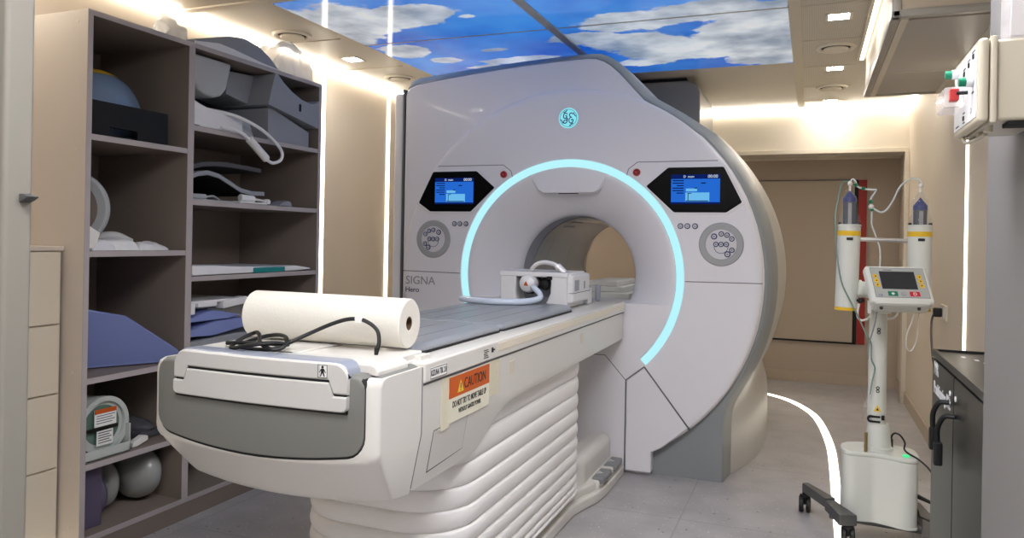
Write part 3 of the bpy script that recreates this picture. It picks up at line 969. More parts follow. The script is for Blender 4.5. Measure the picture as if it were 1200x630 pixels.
# grey end panel set into the nose, wrapping up over its edge
gx0, gx1 = NX - .328, NX + .328
def slab(xs, zb, zt, yf, depth, e=.006):
    bb = MB(); rr = []
    for x in xs:
        a, c, f = zb(x), zt(x), yf(x)
        rr.append([Vector((x, f + depth, a)), Vector((x, f + e, a)), Vector((x, f, a + e)), Vector((x, f, (a + c) / 2)), Vector((x, f, c - e)), Vector((x, f + e, c)), Vector((x, f + depth, c))])
    bb.loft(rr, True, True); return bb
def corner(x, x0, x1, r):
    d = min(x - x0, x1 - x)
    return 0 if d >= r else r - math.sqrt(max(0, r * r - (r - d) ** 2))
def lin_x(x0, x1, n=28, dense=.06):
    L = [x0 + dense * (1 - math.cos(PI / 2 * i / 6)) for i in range(6)]
    M_ = [x0 + dense + (x1 - x0 - 2 * dense) * i / n for i in range(n + 1)]
    return L + M_ + [x1 - (q - x0) for q in reversed(L)]
gxs = lin_x(gx0, gx1)
bow = lambda x: -.030 * (1 - ((x - NX) / .33) ** 2)
b = slab(lin_x(gx0 - .0016, gx1 + .0016), lambda x: .7598 + bow(x) + corner(x, gx0 - .0016, gx1 + .0016, .045), lambda x: .956 - corner(x, gx0 - .0016, gx1 + .0016, .02), lambda x: yF(x) - .0015, .3)
b.build('panel_gap', 'gap_black', tab)
b = slab(gxs, lambda x: .762 + bow(x) + corner(x, gx0, gx1, .042), lambda x: .962 - corner(x, gx0, gx1, .028), lambda x: yF(x) - .006, .31, .012)
b.build('end_panel', 'table_grey', tab, ang=50)
MB().lathe([(.001, -.002), (.0025, -.002), (.003, .002)], (-1.13, yF(-1.13) - .0065, .885), 'y', 10).build('panel_screw', 'screw', tab)
# nose under-lip labels
b = MB(); f = yF(-1.33)
b.box(-1.345, -1.322, f + .045, f + .052, .712, .732); b.build('lip_sticker', 'bore_lip', tab, smooth=False)

# flanks: one long housing whose lower edge steps up behind the nose
b = MB(); rings = []
for y, zb in ((1.794, .605), (2.16, .603), (2.22, .612), (2.29, .655), (2.35, .700), (2.43, .724), (2.6, .735), (3.4, .742), (4.13, .748)):
    zc = .772
    sec = [(XR, .950), (XR, zc), (XR - KI * (zc - zb - .006), zb + .006), (XR - KI * (zc - zb) - .008, zb)]
    sec += [(2 * TX - x, z) for x, z in reversed(sec)]
    rings.append([Vector((x, y, z)) for x, z in sec])
b.loft(rings, True, True)
b.build('table_housing', 'table_white', tab, ang=20)
# deck and side rails
b = MB(); b.box(TX - .32, TX + .32, 1.72, 4.30, .90, .956, .004); b.build('table_deck', 'table_white', tab)
for s in (1, -1):
    X = lambda x: x if s > 0 else 2 * TX - x
    b = MB(); x0, x1 = sorted((X(XR - .045), X(XR + .007))); b.box(x0, x1, 1.797, 4.13, .906, .962, .006, 3); r = b.build('side_rail', 'table_white', tab)
    b = MB(); x0, x1 = sorted((X(XR + .002), X(XR + .009))); b.box(x0, x1, 2.30, 4.125, .926, .955, .003); b.build('rail_strip', 'rail_cream', r)
    b = MB(); x0, x1 = sorted((X(XR - .01), X(XR + .0015))); b.box(x0, x1, 1.797, 4.13, .900, .906); b.build('rail_joint', 'seam_dark', r, smooth=False)
# access hatch on the right flank (thin dark joint round a flush plate)
xf = XR - .001
b = MB(); q = [(1.868, .760), (2.085, .766), (2.097, .655), (1.875, .645)]
def flank_x(z): return XR - KI * max(0, .772 - z)
def plate(bb, pts, d0, d1):
    t = bmesh.new()
    A = [t.verts.new((flank_x(z) + d1, y, z)) for y, z in pts]; Bq = [t.verts.new((flank_x(z) + d0, y, z)) for y, z in pts]
    t.faces.new(A); t.faces.new(list(reversed(Bq)))
    for i in range(len(pts)): j = (i + 1) % len(pts); t.faces.new((A[i], A[j], Bq[j], Bq[i]))
    bmesh.ops.recalc_face_normals(t, faces=t.faces); bb.merge(t)
plate(b, [(1.7900, .95), (1.7938, .95), (1.7938, .772), (1.7900, .772)], -.01, .0006); plate(b, [(1.7900, .772), (1.7938, .772), (1.7938, .62), (1.7900, .62)], -.01, .0006); b.build('housing_joint', 'seam_dark', tab, smooth=False)
b = MB(); plate(b, [(1.866, .763), (2.088, .769), (2.0995, .653), (1.872, .640)], -.004, .0006); b.build('hatch_joint', 'seam_dark', tab, smooth=False)
b = MB(); plate(b, q, -.004, .0012); b.build('access_hatch', 'table_white', tab, smooth=False)
# small latches along the rail
for y in (2.42, 3.29):
    MB().box(XR - .002, XR + .0015, y, y + .05, .83, .875, .001).build('rail_latch', 'trim_cream', tab)

# stickers on the right flank (lettering runs along +y)
def on_flank(y, z, d=.001): return frame_xf((XR + d, y, z), (0, 1, 0), (0, 0, 1))
b = MB(); b.box(XR - .001, XR + .0012, 1.905, 1.955, .752, .90); b.box(XR - .001, XR + .0012, 2.235, 2.33, .785, .905)
b.build('clear_tape', 'tape_yellowed', tab, smooth=False)
b = MB(); b.box(XR - .001, XR + .0016, 1.951, 2.245, .762, .896); cs = b.build('caution_sticker', 'sticker_cream', tab, smooth=False); cs['label'] = 'orange and cream caution sticker'
b = MB(); b.box(XR - .001, XR + .0020, 1.952, 2.244, .833, .895); b.build('sticker_header', 'sticker_orange', cs, smooth=False)
b = MB(); b.prism([(2.008, .843), (2.050, .843), (2.029, .880)], XR, XR + .0026, 'x'); b.build('warning_triangle', 'sticker_yellow', cs, smooth=False)
b = MB(); b.box(XR, XR + .003, 2.0265, 2.0315, .853, .869); b.box(XR, XR + .003, 2.0265, 2.0315, .847, .850); b.build('warning_mark', 'lettering_black', cs, smooth=False)
text_mesh('sticker_lettering', 'CAUTION', .046, on_flank(2.135, .862, .0022), 'lettering_black', cs, .0004, sx=.78)
text_mesh('sticker_lettering', 'DO NOT TRY TO MOVE TABLE UP', .0255, on_flank(2.098, .812, .0018), 'lettering_black', cs, .0004, sx=.62, bold=.0006)
text_mesh('sticker_lettering', 'WITHOUT GANTRY POWER', .019, on_flank(2.098, .787, .0018), 'lettering_black', cs, .0004, sx=.66, bold=.0006)
b = MB(); b.box(XR + .006, XR + .0078, 1.822, 1.925, .912, .944, 0); ts = b.build('name_sticker', 'sticker_white', tab, smooth=False)
b = MB()
for (y0, y1, z0, z1) in ((1.824, 1.923, .913, .9146), (1.824, 1.923, .9414, .943), (1.824, 1.8255, .913, .943), (1.9215, 1.923, .913, .943)): b.box(XR + .0078, XR + .0082, y0, y1, z0, z1)
b.build('sticker_border', 'lettering_black', ts, smooth=False)
text_mesh('sticker_lettering', 'KIZUNA TBL 2.0', .0225, on_flank(1.8735, .928, .008), 'lettering_black', ts, .0003, sx=.58, bold=.0004)
b = MB()
for k in range(5): b.box(XR + .0068, XR + .0076, 2.185 + .004 * (k % 2), 2.225 - .006 * (k % 3), .918 + .006 * k, .9205 + .006 * k)
b.box(XR + .0068, XR + .0076, 2.247, 2.262, .930, .946); b.box(XR + .0068, XR + .0076, 2.262, 2.275, .935, .940)
b.build('rail_print', 'lettering_black', tab, smooth=False)

# handle cover across the nose
hx0, hx1 = -1.580, -1.035
def fr(x): return 1.528 + .012 * ((x - TX) / .27) ** 2
hxs = lin_x(hx0, hx1, 20, .05)
b = slab(hxs, lambda x: (.915 if (x < hx0 + .045 or x > hx1 - .05) else .948), lambda x: .990 - corner(x, hx0, hx1, .035), fr, .11, .004)
hc = b.build('handle_cover', 'table_cover', tab, ang=40)
b = slab(hxs, lambda x: .958, lambda x: .994 - corner(x, hx0, hx1, .034), lambda x: fr(x) + .006, .055, .008)
b.build('cover_edge', 'trim_blue_grey', hc, ang=50)
b = slab(hxs, lambda x: .872 + corner(x, hx0, hx1, .012), lambda x: (.910 if (x < hx0 + .045 or x > hx1 - .05) else .942), lambda x: fr(x) - .003, .08, .003)
b.build('handle_grip', 'table_cover', tab, ang=40)
b = slab(lin_x(hx0 + .004, hx1 - .004, 20, .05), lambda x: .866, lambda x: .955, lambda x: fr(x) + .004, .07, .002)
b.build('grip_shadow_gap', 'gap_black', tab)
# pictogram of a standing person
ix = -1.102; iy = fr(ix) - .0005
MB().box(ix - .014, ix + .014, iy, iy + .004, .953, .985).build('pictogram_plate', 'sticker_white', hc, smooth=False)
b = MB(); y0, y1 = iy - .0007, iy + .001
for (a0, a1, c0, c1) in ((-.014, .014, .953, .9542), (-.014, .014, .9838, .985), (-.014, -.0128, .953, .985), (.0128, .014, .953, .985)): b.box(ix + a0, ix + a1, y0, y1, c0, c1)
b.prism([(ix + .0035 * math.cos(k * PI / 6), .9793 + .0035 * math.sin(k * PI / 6)) for k in range(12)], y0, y1, 'y')
b.prism([(ix - .004, .9755), (ix - .010, .966), (ix - .0085, .965), (ix - .0045, .971), (ix - .004, .967), (ix - .007, .956), (ix - .0045, .956), (ix, .965), (ix + .0045, .956), (ix + .007, .956), (ix + .004, .967), (ix + .0045, .971), (ix + .0085, .965), (ix + .010, .966), (ix + .004, .9755)], y0, y1, 'y')
b.build('pictogram', 'lettering_black', hc, smooth=False)
# white top behind the handle cover: shoulder block with stepped right end
b = MB()
b.box(-1.60, -1.005, 1.60, 1.865, .945, .984, .006, 3); b.build('head_deck', 'table_white', tab)
b = MB(); b.prism([(-1.01, .95), (-1.012, .984), (-.992, .976), (-.985, .966), (-.985, .95)], 1.60, 1.75, 'y', .003); b.build('deck_corner_cap', 'table_white', tab)
b = MB(); b.box(-1.50, -1.262, 1.62, 1.86, .983, .990, .003); b.build('deck_plate', 'table_white', tab)
b = MB(); b.box(-1.03, -1.000, 1.60, 1.865, .945, .966, .004); b.box(-1.022, -.985, 1.82, 1.875, .955, .976, .003); b.build('deck_side_ledge', 'table_white', tab)
b = MB(); b.prism([(-1.03, .945), (-1.03, .9615), (-.990, .9585), (-.974, .9530), (-.974, .945)], 1.60, 1.786, 'y', .002); b.build('top_inlay', 'table_grey', tab)
b = MB(); b.box(-1.26, -1.05, 1.868, 1.90, .955, .966); b.build('deck_slot', 'gap_black', tab, smooth=False)

# bellows
b = MB()
zr = [.745, .655, .575, .504, .436, .370, .308, .250, .194, .148, .118, .096]
rows = []
for a, c in zip(zr[:-1], zr[1:]):
    for u in (0.001, .06, .16, .3, .45, .6, .75, .88, .96):
        v = u ** .8                                   # the fold hangs: fullest a little above the lower crease
        rows.append((a + (c - a) * u, .016 + .016 * max(0, math.sin(PI * v)) ** .4))
rows.append((zr[-1], .016))
def rr_plan(x0, x1, y0, y1, r, off, n=7):
    p = []
    for cx, cy, a in ((x1 - r, y1 - r, 0), (x0 + r, y1 - r, PI / 2), (x0 + r, y0 + r, PI), (x1 - r, y0 + r, 1.5 * PI)):
        p += [(cx + (r + off) * math.cos(a + PI / 2 * i / n), cy + (r + off) * math.sin(a + PI / 2 * i / n)) for i in range(n + 1)]
    return p
rings = [[Vector((x, y, z)) for x, y in rr_plan(-1.585, -1.036, 2.09, 3.55, .17, o)] for z, o in rows]
b.loft(rings, True, True)
b.build('bellows', 'bellows_white', tab, ang=50)

# foot of the table with two pedals
def base_outline(off):
    r = [(-1.02, 1.95), (-1.015, 3.15), (-1.012, 3.40), (-.985, 3.52), (-.955, 3.62), (-.945, 3.75), (-.945, 4.14)]
    r = [(x + off, y) for x, y in r]
    return [(2 * TX - x, y) for x, y in reversed(r)] + r
b = MB(); b.prism(base_outline(0), 0.0, .055, 'z', .012, 3); b.prism(base_outline(-.03), .05, .095, 'z', .012, 3)
b.build('table_foot', 'table_white', tab)
b = MB(); b.box(-1.13, -.962, 3.66, 4.14, .04, .10, .014, 3); b.box(-1.16, -1.02, 3.56, 4.14, .04, .23, .05, 5); b.build('pedal_console', 'table_white', tab)
for y in (3.67, 3.90):
    b = MB(); b.box(-1.005, -.940, y, y + .17, .078, .112, .010, 3); pd = b.build('foot_pedal', 'pedal_grey', tab)
    b = MB(); b.prism([(-.985, y + .07), (-.965, y + .085), (-.985, y + .10)], .112, .1128, 'z'); b.box(-.995, -.988, y + .06, y + .11, .112, .1128); b.build('pedal_mark', 'dial_light', pd, smooth=False)
b = MB(); b.box(-1.14, -.958, 4.085, 4.095, .10, .104); b.box(-1.014, -.944, 3.86, 3.874, .07, .113, .004); b.build('pedal_divider', 'table_white', tab)

# ---------------------------------------------------------------- pads on the table
def pad(y0, y1, label, r0=.02, r1=.02, xa=TX - .258, xb=TX + .258):
    t = thing('table_pad', label, 'table pad', (TX, (y0 + y1) / 2, .956), 'grey vinyl table pads')
    b = MB(); rings = []
    def plan(ins, n=6):
        p = []
        for cx, cy, a, r in ((xb - r1, y1 - r1, 0, r1), (xa + r1, y1 - r1, PI / 2, r1), (xa + r0, y0 + r0, PI, r0), (xb - r0, y0 + r0, 1.5 * PI, r0)):
            p += [(cx + max(.001, r - ins) * math.cos(a + PI / 2 * i / n), cy + max(.001, r - ins) * math.sin(a + PI / 2 * i / n)) for i in range(n + 1)]
        return p
    for z, ins in ((.958, .010), (.962, .002), (.970, .0), (.977, .004), (.983, .014), (.986, .03)):
        if True: rings.append([Vector((x, y, z)) for x, y in plan(ins)])
    b.loft(rings, True, True)
    b.build('pad_cushion', 'pad_vinyl', t, ang=60)
    b = MB()
    for x in (TX - .16, TX - .055, TX + .055, TX + .16): b.box(x - .0012, x + .0012, y0 + .05, y1 - .05, .985, .9866)
    b.build('pad_seam', 'pad_edge', t, smooth=False)
    b = MB(); rings = [[Vector((x, y, z)) for x, y in plan(i)] for z, i in ((.9565, -.001), (.9605, -.0015))]
    b.loft(rings); b.build('pad_welt', 'black_rubber', t)
    return t
pad(1.905, 2.575, 'grey vinyl table pad, under the paper roll', .02, .03)
pad(2.58, 3.535, 'grey vinyl table pad reaching up to the white coil', .03, .10)

# paper roll across the table
rl = thing('paper_roll', 'wide roll of white couch paper lying across the patient table', 'paper roll', (-1.30, 1.835, .984))
p0 = Vector((-1.548, 1.818, 1.0625)); p1 = Vector((-1.040, 1.852, 1.0585)); R = .0695
d = (p1 - p0).normalized()
q = Vector((0, 0, 1)).rotation_difference(d).to_matrix().to_4x4(); q.translation = p0
L = (p1 - p0).length
b = MB(); b.lathe([(.0205, 0.002), (.03, .0), (R - .004, 0), (R, .003), (R + .0006, L * .3), (R, L - .003), (R - .003, L), (.03, L), (.0205, L - .002), (.0195, L - .002), (.0195, .002), (.0205, .002)], (0, 0, 0), 'z', 64, xf=q)
b.build('paper_sheet', 'paper', rl, ang=40)
b = MB(); b.lathe([(.0195, .003), (.0195, L - .003), (.0165, L - .003), (.0165, .003), (.0195, .003)], (0, 0, 0), 'z', 32, xf=q); b.build('cardboard_core', 'cardboard', rl)
# loose black cable on the head end
b = MB()
z0 = .990
b.tube([(-1.075, 1.735, z0 - .004), (-1.073, 1.745, 1.02), (-1.085, 1.75, 1.05), (-1.12, 1.745, 1.072), (-1.165, 1.74, 1.074), (-1.21, 1.725, 1.060), (-1.26, 1.70, 1.035), (-1.305, 1.66, 1.008), (-1.325, 1.625, z0 + .006), (-1.36, 1.60, z0 + .006), (-1.41, 1.60, z0 + .008), (-1.435, 1.64, z0 + .012), (-1.41, 1.685, z0 + .026), (-1.36, 1.69, z0 + .034), (-1.31, 1.66, z0 + .032), (-1.285, 1.62, z0 + .016), (-1.30, 1.595, z0 + .010), (-1.345, 1.60, z0 + .022), (-1.385, 1.64, z0 + .040), (-1.415, 1.655, z0 + .040), (-1.44, 1.62, z0 + .020), (-1.43, 1.585, z0 + .006), (-1.37, 1.575, z0 + .018), (-1.31, 1.60, z0 + .026), (-1.29, 1.64, z0 + .018), (-1.33, 1.655, z0 + .014), (-1.40, 1.62, z0 + .018), (-1.46, 1.60, z0 + .016)], .0055, 8)
cb = b.build('cable', 'black_rubber', None, org=(-1.35, 1.66, .99)); tag(cb, 'loose black cable coiled on the table end in front of the paper roll', 'cable')
b = MB(); b.box(-1.145, -1.125, 1.735, 1.750, 1.066, 1.083, .001); b.build('cable_flag', 'sticker_white', cb)
MB().lathe([(.001, .0), (.0055, 0), (.0055, .016), (.004, .02)], (-1.075, 1.735, .984), 'z', 12).build('cable_plug', 'black_rubber', cb)

# white coil with carrying handle at the bore
co = thing('imaging_coil', 'white coil box with carrying handle and round plug, at the bore end of the table', 'coil', (-1.26, 3.72, .957))
y0, y1 = 3.56, 3.86; xa, xb = -1.475, -1.118; zb = .962
b = MB()
# cradle: two cheeks with flared feet and a floor
b.prism([(xa, zb), (xa + .105, zb), (xa + .090, zb + .03), (xa + .082, zb + .07), (xa + .086, 1.128), (xa, 1.128)], y0, y1, 'y', .008, 3)
b.prism([(xb - .125, zb), (xb, zb), (xb, 1.128), (xb - .085, 1.128), (xb - .088, zb + .07), (xb - .105, zb + .03)], y0, y1, 'y', .008, 3)
b.build('coil_cheek', 'coil_white', co)
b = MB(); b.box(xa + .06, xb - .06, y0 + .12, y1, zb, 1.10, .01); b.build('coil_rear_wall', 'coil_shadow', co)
b = MB(); b.box(xa - .004, xb + .004, y0 - .004, y0 + .06, 1.112, 1.138, .006, 3); b.box(xa - .004, xb + .004, y0, y1, 1.122, 1.138, .007, 3); b.build('coil_top_frame', 'coil_white', co)
b = MB(); b.box(xb - .02, xb + .028, y0 + .01, y1 + .02, .985, 1.130, .016, 4); sd = b.build('coil_side_module', 'coil_white', co)
b = MB(); b.box(xb + .026, xb + .0295, y0 + .04, y0 + .115, 1.045, 1.10, .002); b.build('module_latch', 'coil_shadow', sd)
b = MB(); b.box(xb + .026, xb + .029, y0 + .20, y0 + .225, 1.05, 1.09, .002); b.build('module_mark', 'trim_blue_grey', sd)
b = MB(); b.box(xb - .02, xb + .029, y0 + .01, y1 + .02, 1.034, 1.037); b.build('module_joint', 'seam_dark', sd, smooth=False)
b = MB(); b.tube([(-1.335, y0 + .06, 1.128), (-1.325, y0 + .06, 1.152), (-1.295, y0 + .06, 1.176), (-1.255, y0 + .06, 1.184), (-1.21, y0 + .06, 1.176), (-1.175, y0 + .06, 1.156), (-1.155, y0 + .06, 1.134)], lambda u: .010 + .003 * u, 12)
b.tube([(-1.19, y0 + .06, 1.168), (-1.15, y0 + .06, 1.132)], .018, 10, False)
b.build('carry_handle', 'coil_white', co)
b = MB()
b.lathe([(.001, -.050), (.022, -.048), (.040, -.036), (.048, -.015), (.046, .012), (.034, .03), (.02, .04)], (-1.325, y0 + .02, 1.078), 'y', 28); pb = b.build('plug_head', 'coil_white', co)
b = MB(); b.lathe([(.046, .008), (.056, .010), (.058, .03), (.045, .045)], (-1.325, y0 + .02, 1.078), 'y', 10); b.build('plug_grip', 'black_rubber', pb)
b = MB(); b.prism([(-1.325 - .012, 1.068), (-1.325 + .012, 1.068), (-1.325, 1.090)], y0 - .032, y0 - .029, 'y'); b.build('warning_triangle', 'sticker_orange', pb, smooth=False)
b = MB(); b.ball((-1.245, y0 + .04, 1.075), .03, .02, .032); b.build('socket_collar', 'black_rubber', co)
b = MB(); b.box(-1.225, -1.195, y0 - .006, y0 + .02, 1.10, 1.118, .004); b.build('cheek_catch', 'black_rubber', co)
# clear hose from the plug back over the pad
b = MB(); b.tube([(-1.29, y0 - .02, 1.062), (-1.262, y0 - .05, 1.05), (-1.235, y0 - .07, 1.03), (-1.225, y0 - .12, 1.012), (-1.26, y0 - .20, 1.003), (-1.34, y0 - .26, 1.002), (-1.44, y0 - .27, 1.002), (-1.54, y0 - .24, 1.002), (-1.60, y0 - .20, 1.002)], .0155, 14)
tag(b.build('coil_hose', 'hose_clear', None), 'thick pale blue hose curving from the coil plug across the grey pad', 'hose')
# connector block and end stop behind the coil
b = MB(); b.box(-1.19, -1.105, 3.90, 3.98, .958, 1.045, .006); cbk = b.build('coil_connector', 'coil_white', None); tag(cbk, 'small white connector block on the table just behind the coil', 'connector')
for z in (.985, 1.02): 
    MB().lathe([(.001, -.002), (.006, -.002), (.006, .002)], (-1.13, 3.899, z), 'y', 12).build('connector_pin', 'black_rubber', cbk)
tag(MB().box(-1.135, -1.105, 4.14, 4.165, .958, 1.05, .008).build('end_stop', 'bore_lip', None), 'upright grey end stop at the mouth of the bore', 'end stop')
# stepped white cushions lying deep in the bore
for k, (x1, zz0, zz1, lab) in enumerate(((-1.14, .902, .945, 'lowest white bore cushion, the widest of the stepped stack'), (-1.19, .946, .985, 'middle white bore cushion of the stepped stack'), (-1.23, .986, 1.022, 'topmost white bore cushion of the stepped stack'))):
    tag(MB().box(-1.50 + .03 * k, x1, 5.05 + .02 * k, 5.75 - .05 * k, zz0, zz1, .008, 3).build('bore_cushion', 'plastic_white', None), lab, 'cushion', 'stepped cushions in the bore')
# dark wall display behind the scanner, seen through the bore
wd = thing('wall_display', 'black rectangular display on the rear wall seen through the bore', 'display', (-1.56, 7.62, 1.385))
MB().box(-1.775, -1.35, 7.605, 7.626, 1.385, 1.64, .004).build('display_case', 'caster_leg', wd)
MB().box(-1.755, -1.37, 7.602, 7.607, 1.405, 1.62).build('display_screen', 'black_gloss', wd, smooth=False)
# ---------------------------------------------------------------- open shelving unit on the left wall
XF = -2.62; XBK = -3.185
su = thing('shelving_unit', 'tall beige open shelving unit with two bays on the left wall', 'shelving unit', (-2.9, 2.85, 0))
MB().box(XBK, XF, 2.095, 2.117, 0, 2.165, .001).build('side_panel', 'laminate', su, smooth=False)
MB().box(XBK, XF, 3.570, 3.594, 0, 2.165, .001).build('side_panel', 'laminate_shaded', su, smooth=False)
b = MB(); b.box(XBK, XF - .001, 2.607, 2.640, .1, 2.146); b.build('divider', 'laminate_shaded', su, smooth=False)
b = MB(); b.box(XBK, XF, 2.117, 3.570, 2.145, 2.165); b.build('top_panel', 'laminate_shaded', su, smooth=False)
b = MB(); b.box(XBK, XBK + .012, 2.117, 3.570, .08, 2.146); b.build('back_panel', 'laminate_shaded', su, smooth=False)
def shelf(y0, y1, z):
    MB().box(XBK + .01, XF - .004, y0, y1, z - .022, z).build('shelf', 'laminate_shaded', su, smooth=False)
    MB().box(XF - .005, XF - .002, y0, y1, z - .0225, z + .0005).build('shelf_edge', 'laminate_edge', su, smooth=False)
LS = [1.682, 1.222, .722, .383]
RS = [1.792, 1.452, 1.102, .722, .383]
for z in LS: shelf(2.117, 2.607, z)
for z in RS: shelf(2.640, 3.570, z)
MB().box(XBK + .01, XF - .004, 2.117, 3.570, .078, .100).build('bottom_shelf', 'laminate_shaded', su, smooth=False)
MB().box(XF - .03, XF - .004, 2.117, 3.594, 0, .078).build('plinth', 'laminate_shaded', su, smooth=False)
b = MB()
for (y0, y1, z0, z1) in ((2.0945, 2.1175, 0, 2.1655), (2.606, 2.641, .1, 2.1455), (3.5695, 3.5945, 0, 2.1655), (2.117, 3.57, 2.1445, 2.1655), (2.117, 3.57, .078, .1)):
    b.box(XF - .001, XF + .0015, y0, y1, z0, z1)
b.build('edge_banding', 'laminate_edge', su, smooth=False)
b = MB()
for z in (2.12, 1.62, .745, .365, .14):
    b.cyl((XF - .055, 2.0935, z), (XF - .055, 2.0955, z), .007)
b.build('screw_cap', 'screw', su)

# stack of drawers standing before the shelving
dc = thing('drawer_cabinet', 'cream four-drawer cabinet against the near side of the shelving unit', 'drawer cabinet', (-2.97, 1.82, 0))
MB().box(-3.19, -2.735, 1.55, 2.088, 0.02, 1.236, .002).build('carcass', 'laminate', dc, smooth=False)
MB().box(-3.195, -2.722, 1.545, 2.09, 1.222, 1.24, .002).build('cabinet_top', 'laminate', dc, smooth=False)
for z0, z1 in ((.938, 1.218), (.668, .932), (.378, .662), (.085, .372)):
    MB().box(-2.737, -2.722, 1.555, 2.075, z0, z1, .003).build('drawer', 'drawer_front', dc)

# ---- left bay, top shelf
G1 = 'things kept on the shelving unit'
b = MB(); b.ball((-2.88, 2.335, 1.805), .17, .20, .19, 40, 24, -.57)
do = b.build('phantom_dome', 'dome_blue', None); tag(do, 'pale blue dome with a yellow patch behind the black tray on the top left shelf', 'dome')
bb = MB(); bb.ball((-2.88, 2.335, 1.805), .1715, .2015, .1915, 40, 24, 0)
bmesh.ops.bisect_plane(bb.bm, geom=list(bb.bm.verts) + list(bb.bm.edges) + list(bb.bm.faces), plane_co=(0, 0, 1.968), plane_no=(0, 0, -1), clear_outer=True)
bmesh.ops.bisect_plane(bb.bm, geom=list(bb.bm.verts) + list(bb.bm.edges) + list(bb.bm.faces), plane_co=(0, 2.40, 0), plane_no=(0, 1, 0), clear_outer=True)
bb.build('yellow_patch', 'yellow', do)
# black foam-edged tray with a grip notch
b = MB()
b.prism([(2.120, 1.684), (2.218, 1.684), (2.218, 1.722), (2.352, 1.722), (2.352, 1.684), (2.512, 1.684), (2.512, 1.822), (2.120, 1.822)], -2.655, -2.640, 'x', .002)
b.box(-3.10, -2.655, 2.498, 2.512, 1.684, 1.822, .002); b.box(-3.10, -2.655, 2.120, 2.134, 1.684, 1.822, .002); b.box(-3.115, -3.10, 2.120, 2.512, 1.684, 1.822, .002)
b.box(-3.10, -2.655, 2.134, 2.498, 1.684, 1.694)
tag(b.build('tray', 'black_matte', None), 'black open tray with a notched front on the top left shelf', 'tray')
# ---- left bay, second shelf: leaning disc, bags
b = MB(); 
xf = Matrix.Translation((-2.80, 2.150, 1.405)) @ Matrix.Rotation(math.radians(-5), 4, 'Z') @ Matrix.Rotation(math.radians(5), 4, 'Y')
b.lathe([(.001, .012), (.115, .012), (.122, .016), (.150, .016), (.158, .010), (.158, -.010), (.150, -.016), (.001, -.016)], (0, 0, 0), 'y', 48, xf=Matrix.Translation((-2.84, 2.20, 1.392)) @ Matrix.Rotation(math.radians(27), 4, 'Z'))
for v in b.bm.verts: v.co.y = max(v.co.y, 2.1195)
dsk = b.build('ring_dish', 'foam_grey_light', None); tag(dsk, 'round grey rimmed dish leaning on the side panel on the second left shelf', 'dish')
b = MB(); b.lathe([(.001, -.0175), (.118, -.0175), (.120, -.014)], (0, 0, 0), 'y', 40, xf=Matrix.Translation((-2.84, 2.20, 1.392)) @ Matrix.Rotation(math.radians(27), 4, 'Z'))
for v in b.bm.verts: v.co.y = max(v.co.y, 2.1198)
b.build('dish_floor', 'laminate_shaded', dsk)
b = MB(); b.prism([(2.121, 1.262), (2.121, 1.33), (2.185, 1.295), (2.165, 1.242), (2.14, 1.230)], -2.662, -2.642, 'x', .003); 
tag(b.build('white_card', 'plastic_white', None), 'white slanted plastic piece in front of the leaning dish', 'plastic piece')
def bag(c, sx, sy, sz, seed, label, name='plastic_bag', grp='white bags on the second left shelf', rz=0, mt='bag_white', cat='bag'):
    b = MB()
    def f(u, v):
        x, y = u * 2 - 1, v * 2 - 1
        e = max(0, 1 - abs(x) ** 3) * max(0, 1 - abs(y) ** 3)
        return Vector((x * sx, y * sy, sz * e ** .5 + .002))
    b.grid(f, 22, 22)
    b.noise(sz * .25, 14, seed); b.noise(.005 if sz < .06 else .022, 24, seed); b.noise(.004, 45, seed)
    t = bmesh.new()
    b.bm.verts.ensure_lookup_table()
    lo = min(v.co.z for v in b.bm.verts)
    geom = bmesh.ops.extrude_face_region(b.bm, geom=list(b.bm.faces))
    for e in geom['geom']:
        if isinstance(e, bmesh.types.BMVert): e.co.z = lo - .001 + (e.co.z - lo) * .04
    bmesh.ops.recalc_face_normals(b.bm, faces=b.bm.faces)
    b.xform(Matrix.Translation((c[0], c[1], c[2] - lo + .002)) @ Matrix.Rotation(rz, 4, 'Z'))
    return tag(b.build(name, mt, None, ang=60), label, cat, grp)
bag((-2.70, 2.20, 1.222), .05, .062, .030, 1, 'small white bag nearest the dish on the second left shelf', rz=.2)
bag((-2.73, 2.31, 1.222), .075, .085, .042, 2, 'plump white bag in the middle of the second left shelf', rz=-.3)
bag((-2.71, 2.455, 1.222), .06, .09, .028, 3, 'flat white bag nearest the divider on the second left shelf', rz=.25)
b = MB(); b.tube([(-2.92, 2.36, 1.247), (-2.90, 2.40, 1.275), (-2.88, 2.46, 1.278), (-2.86, 2.52, 1.25)], .022, 10)
tag(b.build('cable_bundle', 'bag_white', None), 'white wrapped cable bundle behind the bags on the second left shelf', 'cable bundle')
# ---- left bay, third shelf: blue wedge
b = MB(); b.prism([(2.120, .726), (2.120, .986), (2.20, .982), (2.36, .945), (2.596, .775), (2.59, .726)], -2.98, -2.70, 'x', .008, 3)
for v in b.bm.verts:
    if v.co.x > -2.8:
        v.co.x += .075 * max(0, (.97 - v.co.z) / .24)
        if v.co.z < .80 and v.co.y < 2.3: v.co.x -= .26
tag(b.build('foam_wedge', 'foam_blue', None, ang=25), 'large blue foam wedge on the third left shelf', 'foam wedge')
